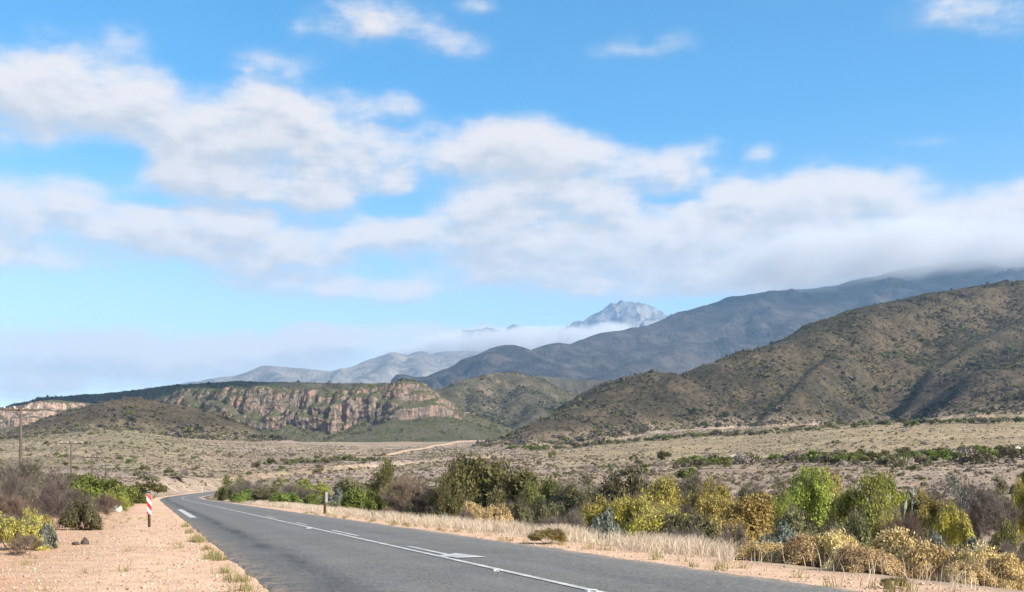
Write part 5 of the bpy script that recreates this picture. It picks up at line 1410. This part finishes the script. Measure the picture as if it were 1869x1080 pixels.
# ------------------------------------------------------------------ power poles
POLE = mat_plain('weathered_pole', (.075, .055, .042), (.15, .115, .09), 5, .85, .4, .2, (6, 6, .4))
INSUL = mat_plain('white_insulator', (.80, .79, .76), (.66, .65, .62), 4, .35, .1, .5)
STEEL = mat_plain('grey_steel', (.42, .41, .40), (.30, .29, .28), 6, .5, .1, .5)
ORD = ['nearest power pole, with its long crossarm, behind the leafless grey bush', 'second power pole from the left edge', 'third power pole, rising out of the bright green shrubs', 'fourth power pole of the line', 'fifth and farthest power pole of the line']
for i, (px, d, top) in enumerate([(38, 92, 742), (130, 155, 806), (168, 216, 832), (193, 280, 847), (218, 335, 851)]):
    x = (px - CX) / FPX * d; z = gz(x, d); H = EYE + (HY - top) / FPX * d - z
    r = tag(empty('power_pole', (x, d, z), math.atan2(-.35, 1) * 0 + R(8)), ORD[i], 'power pole', 'power line left of the road')
    b = MB(); b.tube([(0, 0, -.6), (0, 0, H * .5), (0, 0, H)], [.15, .125, .10], 12); b.build('pole', POLE, r, True)
    za = H - .28
    b = MB(); b.box((0, .15, za), (3.0, .11, .14)); b.build('crossarm', POLE, r)
    for s_ in (-1, 1):
        b = MB(); b.tube([(s_ * 1.0, .15, za - .05), (0, .13, za - .75)], [.022, .022], 6); b.build('brace', STEEL, r)
    for xo in (-1.35, -.55, .55, 1.35):
        b = MB(); b.tube([(xo, .15, za + .07), (xo, .15, za + .17), (xo, .15, za + .175), (xo, .15, za + .24), (xo, .15, za + .245), (xo, .15, za + .31), (xo, .15, za + .34)], [.02, .02, .06, .06, .045, .055, .025], 10); b.build('insulator', INSUL, r, True)

# ------------------------------------------------------------------ hazard marker, posts
RED = mat_plain('red_sheeting', (.62, .018, .022), (.50, .015, .02), 3, .4, .05, .5)
WHITE = mat_plain('white_sheeting', (.82, .80, .78), (.72, .70, .68), 3, .4, .05, .5)
WOOD = mat_plain('dark_wood_post', (.055, .035, .022), (.12, .08, .05), 6, .9, .5, .1, (5, 5, .4))
BACK = mat_plain('marker_back', (.30, .29, .28), (.38, .37, .36), 4, .5, .05, .4)
d = 40.6; x = (272 - CX) / FPX * d
r = tag(empty('hazard_marker', (x, d, gz(x, d)), R(14)), 'red and white striped hazard marker on a short brown post by the left verge', 'road marker')
b = MB(); b.tube([(.01, .06, -.4), (0, .06, .6), (-.02, .06, 1.15)], [.052, .05, .047], 10); b.build('post', WOOD, r, True)
# plate, a little twisted towards its bent top
def twist(u, v):
    """u across -0.5..0.5, v up 0..1"""
    a = R(18) * max(0, v - .55) / .45; lean = .05 * max(0, v - .6)
    return Vector((u * .16 * math.cos(a) + .012 * math.sin(v * 4), u * .16 * math.sin(a) + lean - .004, .48 + v * .72))
b = MB(); N = 14
for i in range(N):
    v0, v1 = i / N, (i + 1) / N
    q = [twist(-.5, v0), twist(.5, v0), twist(.5, v1), twist(-.5, v1)]
    b.add(q, [(0, 1, 2, 3)]); b.add([p_ + Vector((0, .012, 0)) for p_ in q], [(3, 2, 1, 0)])
plate = b.build('plate', WHITE, r)
def stripe(v0, v1, slant):
    """a diagonal red band from v0..v1 on the left edge, lowered by slant on the right"""
    m_ = MB(); K = 8
    for j in range(K):
        u0, u1 = -.5 + j / K, -.5 + (j + 1) / K
        f = lambda u, v: twist(u, min(1, max(0, v - slant * (u + .5)))) + Vector((0, -.005, 0))
        q = [f(u0, v0), f(u1, v0), f(u1, v1), f(u0, v1)]
        if (q[2] - q[1]).length < 1e-4 and (q[3] - q[0]).length < 1e-4: continue
        m_.add(q, [(0, 1, 2, 3)])
    return m_.build('red_stripe', RED, plate)
stripe(.95, 1.5, .30); stripe(.44, .70, .30); stripe(-.05, .20, .30)

d = 66; x = (593 - CX) / FPX * d
r = tag(empty('verge_post', (x, d, gz(x, d)), R(10)), 'dark wooden post with a grey plate alone on the right verge', 'post')
b = MB(); b.tube([(0, 0, -.4), (0, 0, .7), (0, 0, 1.30), (0, 0, 1.34)], [.085, .082, .078, .05], 10); b.build('post', WOOD, r, True)
b = MB(); b.box((.10, -.075, .98), (.14, .012, .62)); b.build('plate', BACK, r)
DEL = mat_plain('pale_marker_post', (.62, .56, .44), (.48, .42, .33), 5, .7, .1)
for (px, d, h, lab) in ((405, 168, 1.5, 'slim pale marker post on the inside of the road bend'), (369, 292, 1.9, 'short white marker post on the far outside of the road bend'), (1833, 560, 5.2, 'thin pole standing alone on the dry field below the hill')):
    x = (px - CX) / FPX * d
    r = tag(empty('marker_post', (x, d, gz(x, d)), 0), lab, 'post')
    b = MB(); b.tube([(0, 0, -.3), (0, 0, h * .9), (0, 0, h)], [.09, .085, .05], 8); b.build('shaft', WHITE if px == 369 else DEL, r, True)
    b = MB(); b.tube([(0, 0, h * .74), (0, 0, h * .86)], [.094, .094], 8, True); b.build('band', RED if px == 369 else WOOD, r, True)

# ------------------------------------------------------------------ prickly pear
CACT = mat_plain('cactus_pad', (.11, .13, .075), (.27, .28, .20), 3, .6, .4, .3)
d = 35; x = (1652 - CX) / FPX * d; zt = EYE + (HY - 902) / FPX * d; z = gz(x, d)
r = tag(empty('prickly_pear', (x, d, z), .3), 'tall grey prickly pear cactus among the shrubs near the right edge', 'cactus')
rg = random.Random(4)
def pad(p, dirv, L, wd):
    m_ = MB(); dv = dirv.normalized(); side = dv.cross(Vector((rg.gauss(0, 1), rg.gauss(0, 1), .2))).normalized(); nn = dv.cross(side)
    rings = []
    for i in range(9):
        t = i / 8; ww = wd * max(.12, math.sin(math.pi * min(.96, t ** .8 + .03)) ** .7)
        rings.append([p + dv * (L * t) + side * (math.cos(a) * ww) + nn * (math.sin(a) * (.028 if t > .1 else .02)) for a in [2 * math.pi * k2 / 10 for k2 in range(10)]])
    V = [v for q in rings for v in q]; F = [(i * 10 + k2, i * 10 + (k2 + 1) % 10, (i + 1) * 10 + (k2 + 1) % 10, (i + 1) * 10 + k2) for i in range(8) for k2 in range(10)] + [tuple(range(10))[::-1], tuple(80 + k2 for k2 in range(10))]
    m_.add(V, F); m_.build('pad', CACT, r, True); return p + dv * L * .96
Hc = zt - z
b = MB(); b.tube([(0, 0, -.2), (.02, 0, Hc * .3), (.0, .02, Hc * .5)], [.075, .065, .05], 9); b.build('trunk', CACT, r, True)
for i in range(5):
    a = i * 1.3; p_ = Vector((0, 0, Hc * (.36 + .03 * i))); dv = Vector((math.cos(a) * .75, math.sin(a) * .5, 1))
    for j in range(3 if i % 2 else 4):
        q = pad(p_, dv, Hc * .17, .085)
        if j and rg.random() < .7: pad(p_ + dv.normalized() * .1, Vector((rg.gauss(0, .8), rg.gauss(0, .8), .8)), Hc * .13, .075)
        dv = Vector((dv.x * .55 + rg.gauss(0, .3), dv.y * .55 + rg.gauss(0, .3), 1)); p_ = q
